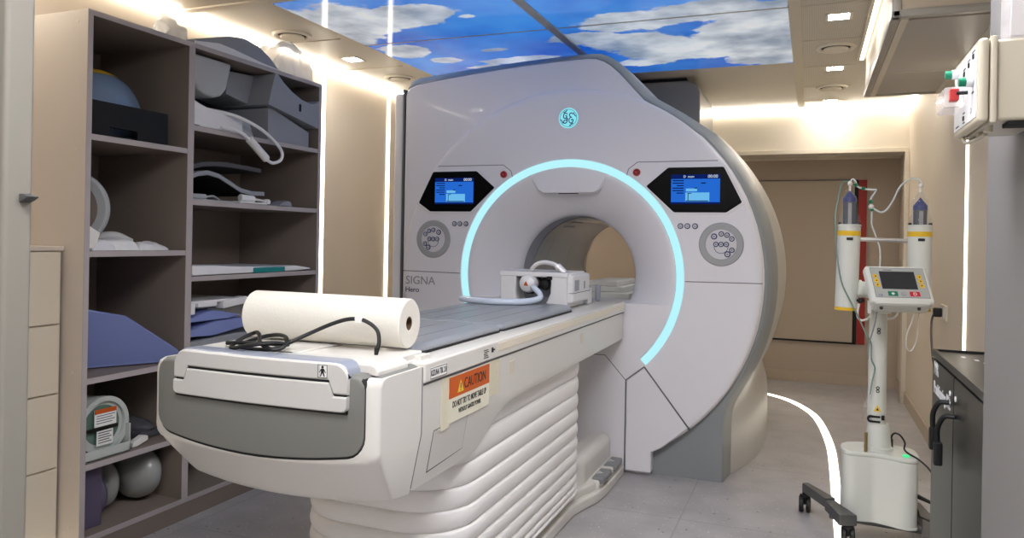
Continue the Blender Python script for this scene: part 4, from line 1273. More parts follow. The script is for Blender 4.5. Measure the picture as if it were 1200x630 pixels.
# ---- left bay, fourth shelf: bottle phantom on a tray
bt = thing('phantom_bottle', 'round greenish fluid bottle with warning labels lying on the fourth left shelf', 'bottle', (-2.78, 2.22, .385))
b = MB(); b.lathe([(.001, -.13), (.09, -.13), (.108, -.115), (.112, -.06), (.112, .06), (.105, .075), (.10, .08), (.001, .08)], (-2.76, 2.238, .511), 'x', 40); b.build('bottle_body', 'bottle_clear', bt)
b = MB(); b.lathe([(.001, .081), (.082, .081), (.084, .074)], (-2.76, 2.238, .511), 'x', 36); b.build('fluid', 'bottle_green', bt)
b = MB(); b.lathe([(.098, .072), (.118, .072), (.118, .096), (.098, .096), (.098, .072)], (-2.76, 2.238, .511), 'x', 40); b.build('bottle_rim', 'bottle_clear', bt)
xq = -2.665
b = MB(); b.box(xq, xq + .003, 2.19, 2.292, .510, .578); l1 = b.build('warning_label', 'sticker_white', bt, smooth=False)
b = MB(); b.box(xq + .0028, xq + .0036, 2.19, 2.292, .562, .580); b.build('label_header', 'sticker_orange', l1, smooth=False)
b = MB(); b.box(xq, xq + .003, 2.202, 2.277, .432, .492); l2 = b.build('warning_label', 'sticker_white', bt, smooth=False)
b = MB()
for k in range(4): b.box(xq + .003, xq + .0036, 2.198, 2.284 - .012 * (k % 2), .552 - .010 * k, .555 - .010 * k); 
for k in range(5): b.box(xq + .003, xq + .0036, 2.208, 2.270 - .01 * (k % 2), .482 - .010 * k, .486 - .010 * k)
b.build('label_print', 'seam_dark', l1, smooth=False)
b = MB(); b.box(xq - .003, xq + .004, 2.15, 2.30, .494, .507); b.build('label_strap', 'black_rubber', bt, smooth=False)
b = MB(); b.box(-2.90, -2.64, 2.125, 2.345, .385, .392, .002); b.box(-2.645, -2.64, 2.125, 2.345, .385, .425, .002); b.box(-2.90, -2.64, 2.338, 2.345, .385, .50, .002); 
tag(b.build('clear_tray', 'bottle_clear', None), 'clear holder tray under the greenish fluid bottle', 'tray')
b = MB(); b.prism([(2.375, .385), (2.375, .405), (2.43, .425), (2.455, .418), (2.455, .400), (2.40, .385)], -2.69, -2.66, 'x', .004)
tag(b.build('plastic_clip', 'plastic_white', None), 'small white plastic clip lying by the fluid bottle', 'clip')
b = MB(); b.ball((-2.86, 2.53, .425), .14, .06, .04, 24, 12); b.box(-3.0, -2.72, 2.47, 2.60, .385, .42, .012)
tag(b.build('dark_cushion', 'foam_dark', None), 'dark cushion at the back of the fourth left shelf', 'cushion')
# ---- left bay, bottom
b = MB(); b.box(-3.0, -2.68, 2.125, 2.245, .102, .345, .004, 2)
tag(b.build('storage_box', 'purple_plastic', None), 'purple plastic box at the bottom of the left bay', 'box')
tag(MB().ball((-2.78, 2.285, .195), .075, .036, .09).build('wrapped_ball', 'purple_plastic', None), 'purple ball next to the purple box', 'ball', 'balls at the bottom of the shelving unit')
tag(MB().ball((-2.84, 2.375, .212), .09, .056, .105).noise(.004, 12, 3).build('wrapped_ball', 'ball_grey', None), 'grey wrapped ball between the purple ball and the larger ball', 'ball', 'balls at the bottom of the shelving unit')
tag(MB().ball((-2.80, 2.52, .224), .13, .078, .115, 30, 18).noise(.006, 12, 5).build('wrapped_ball', 'ball_grey', None), 'largest grey ball in clear wrap at the bottom of the shelving unit', 'ball', 'balls at the bottom of the shelving unit')

# ---- on top of the unit
tc = thing('wrapped_coil', 'grey arched coil in clear wrap lying on top of the shelving unit', 'coil', (-2.78, 2.98, 2.165))
b = MB(); b.prism([(2.66, 2.166), (2.655, 2.190), (2.75, 2.222), (2.88, 2.262), (2.98, 2.275), (3.08, 2.262), (3.17, 2.222), (3.235, 2.175), (3.235, 2.166)], -2.96, -2.635, 'x', .006, 2)
b.noise(.003, 20, 2); b.build('coil_shell', 'foam_grey', tc)
b = MB(); b.prism([(2.652, 2.166), (2.652, 2.181), (2.80, 2.205), (2.90, 2.20), (3.10, 2.18), (3.238, 2.172), (3.238, 2.166)], -2.637, -2.630, 'x'); b.build('coil_liner', 'bag_white', tc)
bag((-2.74, 2.60, 2.165), .06, .07, .09, 11, 'crumpled white bag on top of the left bay', grp='crumpled bags on top of the shelving unit', mt='bag_clear')
bag((-2.78, 3.42, 2.165), .13, .15, .17, 12, 'big crumpled white bag on top of the right bay', grp='crumpled bags on top of the shelving unit', mt='bag_clear')

# ---- right bay, top shelf
b = MB()
sp = [(2.650, 2.132), (2.648, 2.06), (2.665, 2.01), (2.70, 1.972), (2.75, 1.952), (2.80, 1.948), (2.845, 1.962), (2.88, 2.0), (2.915, 2.132)]
b.prism(sp, -2.90, -2.655, 'x', .014, 4)
tag(b.build('white_shield', 'foam_grey_light', None), 'pale grey bowl-shaped shield at the left end of the top right shelf', 'shield')
# grey cradle with a scooped top
b = MB()
def cr_top(y): return 2.128 - .125 * math.sin(PI * min(1, max(0, (y - 3.19) / .62))) ** .8
pts = [(3.13, 1.972), (3.555, 1.905), (3.560, 2.065)]
top = [(3.56 - .03, 2.045), (3.48, 2.035), (3.40, 2.045), (3.32, 2.072), (3.25, 2.108), (3.205, 2.142)]
b.prism(pts + top + [(3.18, 2.142)], -2.95, -2.61, 'x', .004)
b.prism([(2.98, 2.005), (3.16, 1.975), (3.20, 2.140), (2.98, 2.122)], -2.98, -2.75, 'x', .004)
cr = b.build('foam_cradle', 'foam_grey', None, ang=25); tag(cr, 'grey foam cradle with scooped edge and slot, on the top right shelf', 'foam cradle')
b = MB(); b.prism(rrect(3.378, 3.396, 1.975, 2.018, .009), -2.611, -2.608, 'x'); b.build('cradle_slot', 'black_matte', cr)
b = MB(); b.prism([(3.165, 1.795), (3.165, 1.962), (3.21, 1.960), (3.510, 1.880), (3.510, 1.795)], -2.96, -2.64, 'x', .005)
tag(b.build('foam_wedge', 'foam_grey', None), 'grey foam wedge under the scooped cradle on the top right shelf', 'foam wedge')
wc = thing('flexible_coil', 'white coil with a cable hanging over the edge of the top right shelf', 'coil', (-2.76, 2.8, 1.792))
b = MB(); b.prism([(2.648, 1.794), (2.648, 1.925), (2.70, 1.905), (2.76, 1.890), (2.86, 1.886), (2.945, 1.880), (2.985, 1.86), (2.99, 1.794)], -2.93, -2.645, 'x', .008, 3); b.build('coil_body', 'coil_white', wc, ang=25)
b = MB(); b.prism([(2.992, 1.795), (2.985, 1.88), (3.02, 1.885), (3.05, 1.87), (3.085, 1.80), (3.085, 1.795)], -2.92, -2.66, 'x', .006, 3); b.build('coil_flap', 'foam_grey_light', wc)
b = MB(); b.box(-2.65, -2.638, 2.66, 2.70, 1.80, 1.84, .004); b.build('coil_boss', 'coil_white', wc)
b = MB(); b.tube([(-2.80, 2.70, 1.91), (-2.70, 2.80, 1.895), (-2.62, 2.90, 1.876), (-2.585, 3.03, 1.835), (-2.575, 3.13, 1.785), (-2.57, 3.19, 1.735), (-2.57, 3.185, 1.69), (-2.575, 3.13, 1.668), (-2.58, 3.09, 1.680)], .0085, 10); 
b.tube([(-2.61, 2.80, 1.803), (-2.60, 2.87, 1.803), (-2.59, 2.925, 1.790), (-2.585, 2.965, 1.765)], .0085, 10)
cbl = b.build('coil_cable', 'coil_white', wc)
b = MB(); b.cyl((-2.585, 2.962, 1.770), (-2.578, 3.085, 1.683), .020, .020, 20, .004); b.build('cable_choke', 'coil_white', cbl)
b = MB(); b.ball((-2.80, 2.92, 1.899), .06, .055, .012); tag(b.build('grey_pouch', 'foam_dark', None), 'dark grey pouch lying on the white coil under the shield', 'pouch')
# ---- right bay, second shelf: two curved flexible coils and bits
def curved(pts, x0, x1, th, mt, label, seed):
    b = MB(); up = [(y, z + th) for y, z in pts]; b.prism(pts + list(reversed(up)), x0, x1, 'x', .003)
    o = b.build('curved_coil', mt, None, ang=30); tag(o, label, 'coil', 'curved flexible coils on the second right shelf')
    b = MB(); up = [(y, z + .004) for y, z in pts]; b.prism([(y, z - .0015) for y, z in pts] + list(reversed([(y, z) for y, z in pts])), x0 + .002, x1 - .004, 'x'); b.build('coil_lining', 'black_matte', o, smooth=False)
curved([(2.645, 1.590), (2.72, 1.612), (2.80, 1.622), (2.90, 1.624), (3.00, 1.622), (3.12, 1.616)], -2.98, -2.64, .022, 'foam_dark', 'dark curved flexible coil on the upper side of the pair', 1)
curved([(2.645, 1.545), (2.70, 1.566), (2.76, 1.576), (2.83, 1.566), (2.90, 1.54), (2.98, 1.508), (3.06, 1.497), (3.155, 1.50)], -2.98, -2.645, .022, 'foam_grey', 'grey wavy flexible coil under the dark one', 2)
b = MB(); b.cyl((-2.66, 2.99, 1.482), (-2.648, 3.075, 1.478), .019, .019, 20, .004); b.box(-2.70, -2.63, 2.96, 3.16, 1.454, 1.464, .003); b.tube([(-2.648, 3.075, 1.478), (-2.64, 3.12, 1.476), (-2.64, 3.17, 1.468)], .006, 8)
b.lathe([(.001, -.016), (.014, -.016), (.0155, 0), (.012, .016), (.001, .016)], (-2.64, 3.165, 1.470), 'x', 16)
tag(b.build('coil_plug', 'coil_white', None), 'white cylindrical coil plug on the front edge of the second right shelf', 'plug')
b = MB(); b.cyl((-2.70, 2.70, 1.474), (-2.69, 2.79, 1.474), .014, .014, 16, .003); b.box(-2.80, -2.66, 2.66, 2.95, 1.454, 1.462, .002); b.tube([(-2.69, 2.79, 1.474), (-2.68, 2.83, 1.48), (-2.68, 2.87, 1.465)], .005, 8)
tag(b.build('cable_connector', 'foam_grey_light', None), 'pale cable connector lying under the curved coils', 'connector')
b = MB(); b.prism([(3.24, 1.455), (3.27, 1.458), (3.31, 1.478), (3.34, 1.485), (3.365, 1.48), (3.375, 1.455)], -2.72, -2.64, 'x', .004); tag(b.build('plastic_chock', 'foam_grey', None), 'small grey plastic cap near the right end of the second right shelf', 'cap')
# ---- right bay, third shelf: flat pad in plastic with a teal band
fp = thing('flat_pad', 'flat white pad in plastic with a teal band on the third right shelf', 'pad', (-2.8, 3.1, 1.102))
b = MB(); b.prism([(2.655, 1.104), (2.655, 1.152), (2.80, 1.150), (2.95, 1.140), (3.20, 1.135), (3.40, 1.132), (3.53, 1.118), (3.535, 1.110), (3.40, 1.104)], -3.02, -2.628, 'x', .006, 2); b.noise(.004, 9, 4); b.build('pad_sleeve', 'bag_white', fp, ang=50)
b = MB(); b.box(-2.66, -2.622, 3.06, 3.30, 1.1045, 1.1305, .002); b.build('teal_band', 'teal', fp)
# ---- right bay, fourth shelf (just above the table end)
def slabthing(name, pts, x0, x1, mt, label, cat, grp=None, bev=.005):
    b = MB(); b.prism(pts, x0, x1, 'x', bev, 2); return tag(b.build(name, mt, None, ang=30), label, cat, grp)
slabthing('foam_pad', [(2.645, .725), (2.645, .757), (3.10, .752), (3.12, .738), (3.05, .725)], -3.0, -2.64, 'foam_blue_dark', 'dark blue foam pad at the bottom of the stack on the fourth right shelf', 'foam pad', 'pads stacked on the fourth right shelf')
slabthing('foam_pad', [(2.645, .762), (2.645, .800), (2.95, .812), (3.28, .795), (3.29, .785), (3.10, .766)], -3.0, -2.63, 'foam_grey', 'grey foam pad in the stack on the fourth right shelf', 'foam pad', 'pads stacked on the fourth right shelf')
slabthing('foam_pad', [(2.645, .823), (2.645, .852), (2.80, .882), (2.98, .886), (3.12, .868), (3.00, .838), (2.80, .816)], -2.97, -2.63, 'foam_blue', 'wider blue foam pad with pointed end in the stack', 'foam pad', 'pads stacked on the fourth right shelf')
slabthing('foam_pad', [(2.645, .889), (2.645, .905), (2.74, .928), (2.80, .937), (2.90, .918), (2.985, .898), (2.90, .889)], -2.95, -2.635, 'foam_blue', 'narrower blue foam pad under the white positioner', 'foam pad', 'pads stacked on the fourth right shelf')
wp = thing('head_positioner', 'white plastic head positioner lying on top of the blue foam pads', 'positioner', (-2.76, 2.8, .938))
b = MB(); b.box(-2.95, -2.64, 2.645, 2.99, .972, .986, .004); b.box(-2.70, -2.635, 2.645, 2.685, .925, .975, .004); b.box(-2.66, -2.632, 2.70, 2.82, .955, .975, .004); b.prism([(2.86, .938), (2.86, .980), (3.02, .990), (3.045, .975), (3.03, .955)], -2.68, -2.63, 'x', .006); b.build('positioner_frame', 'coil_white', wp)
MB().box(-2.92, -2.70, 2.68, 2.96, .938, .974, .01).build('positioner_pad', 'foam_grey_light', wp)
slabthing('foam_pad', [(3.13, .724), (3.13, .90), (3.16, .925), (3.24, .918), (3.36, .93), (3.46, .90), (3.5, .724)], -3.15, -2.99, 'foam_grey_light', 'pale grey shaped pad behind the blue pads, next to the paper roll', 'foam pad', 'pads stacked on the fourth right shelf')
# ---------------------------------------------------------------- contrast injector on its stand
IY = 3.72
inj = thing('contrast_injector', 'white double-syringe contrast injector on a wheeled column stand', 'injector', (.29, IY, 0))
def heart(off=0.0):
    """plan of the base box: wide rounded bean"""
    p = [(-.150, .03), (-.145, -.045), (-.115, -.075), (-.06, -.070), (-.02, -.064), (.03, -.078), (.09, -.105), (.130, -.100), (.150, -.07), (.150, .05), (.12, .10), (.04, .12), (-.06, .12), (-.125, .09)]
    out = []
    n = len(p)
    for i in range(n):
        a, b_, c, d = (Vector(p[(i + k) % n]) for k in (-1, 0, 1, 2))
        for s in range(4):
            u = s / 4
            out.append(.5 * ((2 * b_) + (c - a) * u + (2 * a - 5 * b_ + 4 * c - d) * u * u + (3 * b_ - a - 3 * c + d) * u ** 3))
    return [(.296 + v.x * (1 + off), IY + v.y * (1 + off)) for v in out]
b = MB(); b.prism(heart(), .095, .372, 'z', .004); b.build('base_box', 'pump_white', inj, ang=40)
b = MB(); b.prism(heart(.025), .372, .392, 'z', .006); b.build('box_lid', 'pump_white', inj, ang=40)
b = MB(); b.prism(heart(.02), .085, .097, 'z', .004); b.build('box_floor', 'pump_white', inj, ang=40)
MB().lathe([(.001, .0), (.060, .0), (.060, .010), (.053, .016), (.046, .10), (.041, .115), (.001, .115)], (.296, IY + .02, .392), 'z', 36).build('column_collar', 'pump_white', inj)
b = MB(); b.lathe([(.0385, .49), (.0365, 1.03), (.001, 1.03)], (.288, IY + .02, 0), 'z', 32, xf=None); b.build('column', 'pump_white', inj)
b = MB(); b.cyl((.241, IY - .06, .392), (.241, IY - .06, .392 + .085), .007); b.build('guide_pin', 'gold_pin', inj)
b = MB(); b.box(.385, .412, IY - .085, IY - .062, .392, .401, .003); b.build('status_light', 'green_led', inj)
# column markings
xm = .288; ym = IY + .02 - .0385
b = MB(); b.prism([(xm - .016, .565), (xm + .016, .565), (xm, .594)], ym - .002, ym + .006, 'y'); b.build('warning_triangle', 'sticker_yellow', inj, smooth=False)
b = MB(); b.prism([(xm - .006, .570), (xm + .006, .570), (xm, .582)], ym - .003, ym, 'y'); b.build('warning_mark', 'lettering_black', inj, smooth=False)
b = MB()
for q in (-1, 1): b.box(xm - .028, xm + .012, ym - .002, ym + .010, .530 + .011 * q - .0045, .530 + .011 * q + .0045)
b.lathe([(.0065, -.002), (.0155, -.002), (.0155, .010)], (xm - .026, ym, .530), 'y', 24, PI / 2, 1.5 * PI)
b.build('magnet_symbol', 'lettering_black', inj, smooth=False)
b = MB(); b.box(xm + .016, xm + .029, ym - .001, ym + .012, .528, .548); b.build('column_sticker', 'lettering_black', inj, smooth=False)
for z in (.655, .915):
    for dz in (0, .014):
        b = MB(); b.lathe([(.004, -.002), (.0075, -.002), (.0075, .004)], (xm, ym + .001, z + dz), 'y', 16); b.build('cable_hole', 'lettering_black', inj, smooth=False)
# wheeled foot: two cross arms on a beam
b = MB()
def bar(p, q, w0, w1, z0, z1):
    d = (Vector(q) - Vector(p)).normalized(); n_ = Vector((-d.y, d.x))
    b.prism([tuple(Vector(p) + n_ * w0), tuple(Vector(q) + n_ * w1), tuple(Vector(q) - n_ * w1), tuple(Vector(p) - n_ * w0)], z0, z1, 'z', .008, 2)
CA, CB_, CC, CD = (-.005, 3.93), (.172, 3.56), (.47, 3.93), (.46, 3.46)
bar(CA, (.105, 3.735), .018, .026, .098, .145)
bar((.10, 3.745), CB_, .024, .040, .085, .135)
bar((.10, 3.73), (.50, 3.70), .035, .035, .06, .088)
bar(CC, (.50, 3.70), .02, .03, .075, .12)
bar((.50, 3.70), CD, .03, .02, .075, .12)
b.build('stand_foot', 'caster_leg', inj)
for (x, y) in (CA, (CB_[0], CB_[1] + .02), CC, CD):
    b = MB()
    for s in (-1, 1): b.lathe([(.008, -.011), (.034, -.011), (.039, -.006), (.039, .006), (.034, .011), (.008, .011)], (x + s * .016, y, .0395), 'x', 24)
    c = b.build('caster', 'black_rubber', inj)
    b = MB(); b.cyl((x, y, .04), (x, y, .105), .012); b.box(x - .024, x + .024, y - .015, y + .012, .062, .086, .006); b.build('caster_fork', 'black_matte', c)
# the two pump cylinders
def pump(x0, zt, zb, lean, sy_top, plunger, word, name):
    y = IY
    tip = lambda z: x0 + lean * (z - zt)
    b = MB(); p0 = (tip(zb), y, zb); p1 = (tip(zt), y, zt)
    b.cyl(p0, p1, .048, .048, 36, .003); c = b.build('pump_cylinder', 'pump_white', inj)
    d = (Vector(p1) - Vector(p0)).normalized()
    b = MB(); b.cyl(Vector(p1) - d * .042, Vector(p1) - d * .020, .0488, .0488, 36); b.build('yellow_band', 'yellow', c); b = MB(); b.cyl(Vector(p0) - d * .002, Vector(p0) + d * .012, .0486, .0486, 36); b.build('yellow_band', 'yellow', c)
    b = MB(); b.box(x0 - .012, x0 + .014, y - .051, y - .047, zt - .062, zt - .050); b.build('cylinder_marking', 'lettering_black', c, smooth=False)
    b = MB(); b.lathe([(.001, 0), (.050, 0), (.050, .008), (.044, .010)], (x0, y, zt), 'z', 32); b.build('cylinder_rim', 'pump_white', c)
    # clear barrel and shoulders
    b = MB(); b.lathe([(.046, .008), (.045, .040), (.036, .055), (.034, .058), (.034, sy_top - .045), (.030, sy_top - .035), (.012, sy_top - .005), (.006, sy_top)], (x0, y, zt), 'z', 32); b.build('syringe_barrel', 'syringe_clear', c)
    b = MB()
    b.lathe([(.001, plunger + .055), (.008, plunger + .045), (.028, plunger + .020), (.029, plunger), (.001, plunger)], (x0, y, zt), 'z', 32); b.build('plunger_seal', 'navy', c)
    b = MB(); b.lathe([(.027, .010), (.027, plunger), (.001, plunger)], (x0, y, zt), 'z', 32); b.build('plunger_body', 'foam_dark', c)
    b = MB(); b.box(x0 - .008, x0 + .008, y - .040, y - .026, -.004 + zt, zt + plunger - .005, .002); b.build('drive_rack', 'bore_grey', c)
    b = MB(); b.box(x0 - .045, x0 - .034, y - .02, y + .02, zt + .008, zt + .018); b.box(x0 + .034, x0 + .045, y - .02, y + .02, zt + .008, zt + .018); b.build('syringe_clamp', 'black_rubber', c)
    b = MB(); b.cyl((x0, y, zt + sy_top - .004), (x0, y, zt + sy_top + .026), .0055, .004, 14); b.build('syringe_nozzle', 'plastic_white', c)
pump(.161, 1.385, 1.010, .02, .165, .110, 'A', 'L')
pump(.444, 1.385, 1.020, .0, .155, .075, 'B', 'R')
b = MB(); b.cyl((.20, IY, 1.328), (.40, IY, 1.324), .0095, .0095, 20); b.build('cross_rod', 'metal_rod', inj)
b = MB(); b.cyl((.195, IY, 1.105), (.25, IY + .01, 1.10), .036, .036, 28, .004); b.cyl((.205, IY, 1.105), (.215, IY, 1.105), .040, .040, 28); b.build('pivot_hub', 'pump_white', inj)
b = MB(); b.cyl((.34, IY, 1.10), (.44, IY, 1.10), .030, .030, 24); b.box(.25, .34, IY - .03, IY + .03, 1.0, 1.15, .01); b.build('head_arm', 'pump_white', inj)
b = MB(); b.box(.236, .252, IY - .10, IY - .075, 1.005, 1.06, .003); b.build('arm_tab', 'plastic_white', inj)
b = MB(); b.ball((.213, IY - .035, 1.055), .014, .014, .012); b.cyl((.195, IY - .03, 1.055), (.213, IY - .03, 1.055), .006); b.build('knob', 'black_rubber', inj)
# tilted control console
xd = Vector((.965, .26, .0)).normalized(); yd = Vector((-.16, .55, .80))
o = Vector((.352, IY - .17, 1.142))
xf = frame_xf(o, xd, yd)       # local x right, y up the face, z out towards the viewer
b = MB(); b.box(-.125, .125, -.092, .092, -.045, .0, .014, 4)
b.xform(xf); cons = b.build('console', 'pump_white', inj)
b = MB(); b.box(-.112, .112, -.100, -.082, -.075, -.004, .014, 4); b.box(-.10, .10, -.088, .05, -.07, -.044, .01); b.xform(xf); b.build('console_base', 'pump_white', cons)
b = MB(); b.box(-.108, .108, -.070, .078, -.002, .0008); b.xform(xf); b.build('control_panel', 'pump_panel', cons, smooth=False)
b = MB()
for (x0, x1, y0, y1) in ((-.108, .108, .0765, .078), (-.108, .108, -.070, -.0688), (-.108, -.1068, -.07, .078), (.1068, .108, -.07, .078)): b.box(x0, x1, y0, y1, 0, .0012)
b.box(-.055, -.02, .066, .069, 0, .0012); b.xform(xf); b.build('panel_border', 'seam_dark', cons, smooth=False)
b = MB(); b.box(-.074, .068, -.028, .060, -.001, .0016); b.xform(xf); b.build('console_screen', 'lcd_dark', cons, smooth=False)
for k in range(3):
    for x in (-.091, .086):
        b = MB(); b.lathe([(.001, .0026), (.0095, .0026), (.0105, .0005)], (x + (.002 * (k - 1)), .035 - .022 * k, 0), 'z', 16); b.xform(xf); b.build('yellow_key', 'yellow', cons)
b = MB()
for k in range(3):
    for x in (-.091, .086): b.prism([(x - .004, .032 - .022 * k), (x + .004, .032 - .022 * k), (x, .039 - .022 * k)], .0026, .0031, 'z')
b.xform(xf); b.build('key_print', 'lettering_black', cons, smooth=False)
b = MB(); b.box(-.056, -.018, -.062, -.040, 0, .0022); b.xform(xf); k1 = b.build('green_key', 'green_key', cons, smooth=False)
b = MB(); b.prism([(-.045, -.051), (-.037, -.044), (-.029, -.051), (-.037, -.058)], .0022, .0027, 'z'); b.xform(xf); b.build('key_mark', 'lettering_white', k1, smooth=False)
b = MB(); b.box(.030, .070, -.062, -.040, 0, .0022); b.xform(xf); k2 = b.build('red_key', 'red_key', cons, smooth=False)
b = MB(); b.lathe([(.0045, .0027), (.0072, .0027), (.0072, .002)], (.05, -.051, 0), 'z', 18); b.xform(xf); b.build('key_mark', 'lettering_white', k2, smooth=False)
b = MB(); b.lathe([(.001, .004), (.009, .004), (.0115, .0), (.0105, -.001)], (.006, -.050, 0), 'z', 20); b.xform(xf); b.build('round_key', 'dial_grey', cons)
text_mesh('panel_mark', 'CE', .015, xf @ Matrix.Translation((-.088, -.060, .0006)), 'navy', cons, .0004)
for x in (-.085, .065):
    b = MB(); b.cyl((x, -.085, -.03), (x, -.108, -.03), .009, .006, 14); b.xform(xf); b.build('cable_gland', 'black_rubber', cons)

# tubing of the syringes
def line(name, pts, r, mt, label, org=None, y=IY):
    b = MB(); b.tube([(p[0], p[2] if len(p) > 2 else y, p[1]) for p in pts], r, 8)
    return tag(b.build(name, mt, None), label, 'tubing', 'injector tubing')
t1 = line('infusion_tube', [(.161, 1.576), (.165, 1.592), (.174, 1.598), (.184, 1.585), (.192, 1.566), (.217, 1.555), (.252, 1.551), (.268, 1.550), (.262, 1.535), (.250, 1.515), (.247, 1.495), (.249, 1.472)], .0042, 'tube_clear', 'clear tube looping from the left syringe tip to the green valve')
for (x, z) in ((.186, 1.572), (.216, 1.556), (.247, 1.497), (.252, 1.462)):
    b = MB(); b.cyl((x - .004, IY, z + .006), (x + .004, IY, z - .006), .0075, .0075, 12); b.build('green_valve', 'green_key', t1)
for c_, r_ in (((.161, IY, 1.578), .010), ((.249, IY, 1.474), .012)):
    b = MB(); b.ball(c_, r_, r_, .012); b.build('luer_fitting', 'plastic_white', t1)
t2 = line('infusion_tube', [(.252, 1.470), (.264, 1.462), (.290, 1.450), (.312, 1.462), (.335, 1.50), (.362, 1.56), (.395, 1.592), (.425, 1.598), (.444, 1.585), (.446, 1.566)], .0042, 'tube_clear', 'clear tube bowing from the green valve to the right syringe tip')
b = MB(); b.ball((.445, IY, 1.566), .010, .010, .012); b.build('luer_fitting', 'plastic_white', t2)
line('infusion_tube', [(.252, 1.455), (.252, 1.425), (.252, 1.395), (.262, 1.365), (.276, 1.325), (.288, 1.28), (.29, 1.20, IY + .03)], .0036, 'tube_clear', 'thin clear tube dropping from the green valve behind the console')
t4 = line('infusion_tube', [(.158, 1.585), (.14, 1.588), (.124, 1.575), (.116, 1.53, IY - .03), (.103, 1.45, IY - .05), (.101, 1.40, IY - .06), (.106, 1.30, IY - .06), (.118, 1.20, IY - .06), (.136, 1.12, IY - .06), (.175, 1.04, IY - .065), (.21, .965, IY - .07), (.236, .905, IY - .075), (.255, .87, IY - .06), (.258, .80, IY - .05), (.272, .76, IY - .05), (.262, .70, IY - .05), (.255, .645, IY - .055)], .0034, 'tube_green', 'greenish tube hanging from the left syringe down in front of the column')
b = MB(); b.cyl((.254, IY - .056, .645), (.236, IY - .06, .585), .009, .009, 14); b.cyl((.236, IY - .06, .586), (.225, IY - .06, .535), .004, .0035, 10); b.lathe([(.001, 0), (.015, 0), (.015, .004)], (.234, IY - .06, .582), 'z', 14); b.build('drip_chamber', 'syringe_clear', t4)
def cable(name, pts, r, mt, label, cat='cable', grp=None):
    b = MB(); b.tube(pts, r, 8); return tag(b.build(name, mt, None), label, cat, grp)
cable('signal_cable', [(.205, IY - .03, 1.04), (.20, IY - .02, .99), (.215, IY - .01, .965), (.24, IY, .97), (.26, IY + .05, .975), (.33, IY + .05, .972), (.36, IY + .03, .99), (.372, IY + .0, 1.04)], .005, 'plastic_white', 'white cable passing behind the column top under the console', 'cable')
cable('signal_cable', [(.415, IY - .14, 1.035), (.405, IY - .12, .98), (.392, IY - .08, .92), (.395, IY - .05, .86), (.418, IY - .02, .845), (.44, IY, .90), (.448, IY + .02, 1.00), (.47, IY + .03, 1.2), (.495, IY + .03, 1.33)], .003, 'plastic_white', 'thin white cable looping below the right end of the console', 'cable')
cable('signal_cable', [(.27, IY - .165, 1.035), (.262, IY - .13, .96), (.245, IY - .09, .87), (.243, IY - .07, .80)], .003, 'foam_grey', 'thin grey cable hanging from the left end of the console', 'cable')

# ---------------------------------------------------------------- black positioning cabinet
KX, KT = .43, .917
kc = thing('storage_cabinet', 'black metal storage cabinet with white lettering against the right wall', 'cabinet', (.59, 2.75, 0))
kx0, kx1, ky0, ky1 = KX, .735, 2.285, 3.185
MB().box(kx0 + .012, kx1, ky0, ky1, .03, KT - .02, .003).build('carcass', 'cabinet_black', kc)
b = MB(); b.box(kx0 + .03, kx1 - .03, ky0 + .03, ky1 - .03, 0, .03); b.build('plinth', 'black_matte', kc, smooth=False)
b = MB(); b.box(kx0 - .002, kx1, ky0, ky1 + .003, KT - .022, KT - .004, .003)
for (x0, x1, y0, y1) in ((kx0 - .002, kx0 + .012, ky0, ky1), (kx1 - .012, kx1, ky0, ky1), (kx0, kx1, ky1 - .012, ky1 + .003), (kx0, kx1, ky0, ky0 + .012)): b.box(x0, x1, y0, y1, KT - .006, KT + .004, .002)
b.build('cabinet_top', 'cabinet_black', kc)
b = MB(); b.box(.56, .72, 2.66, 2.80, KT - .004, KT + .006, .01); b.build('top_recess', 'black_rubber', kc)
b = MB()
for k, (x, y) in enumerate(((.50, 3.03), (.53, 2.97), (.545, 2.90), (.53, 2.70), (.55, 2.66))): b.box(x, x + .012, y, y + .03, KT - .004, KT - .0025)
b.build('top_print', 'lettering_white', kc, smooth=False)
for i, (y0, y1) in enumerate(((2.742, ky1 - .004), (ky0 + .002, 2.732))):
    dd = MB().box(kx0, kx0 + .014, y0, y1, .045, KT - .03, .003).build('cabinet_door', 'cabinet_black', kc)
    yc = y0 + .055 if i == 0 else y1 - .035
    zt = .795 if i == 0 else .770
    b = MB(); b.tube([(kx0 - .002, yc, zt), (kx0 - .030, yc + .008, zt - .005), (kx0 - .045, yc + .02, zt - .04), (kx0 - .045, yc + .03, zt - .08), (kx0 - .042, yc + .03, zt - .10)], .008, 10)
    b.box(kx0 - .055, kx0 - .030, yc + .018, yc + .044, zt - .165, zt - .09, .006)
    b.build('handle', 'black_rubber', dd)
    b = MB(); b.lathe([(.001, -.003), (.008, -.003), (.009, .0)], (kx0, yc, .825), 'x', 14); b.build('lock', 'lettering_white', dd)
face = lambda y, z: frame_xf((kx0 - .001, y, z), (0, -1, 0), (0, 0, 1))
text_mesh('cabinet_lettering', 'MR', .064, face(3.09, .858), 'lettering_white', kc, .0006, bold=.0012)
text_mesh('cabinet_lettering', 'Positioning Kit', .060, face(2.965, .788), 'lettering_white', kc, .0006, bold=.0012, sx=.98)

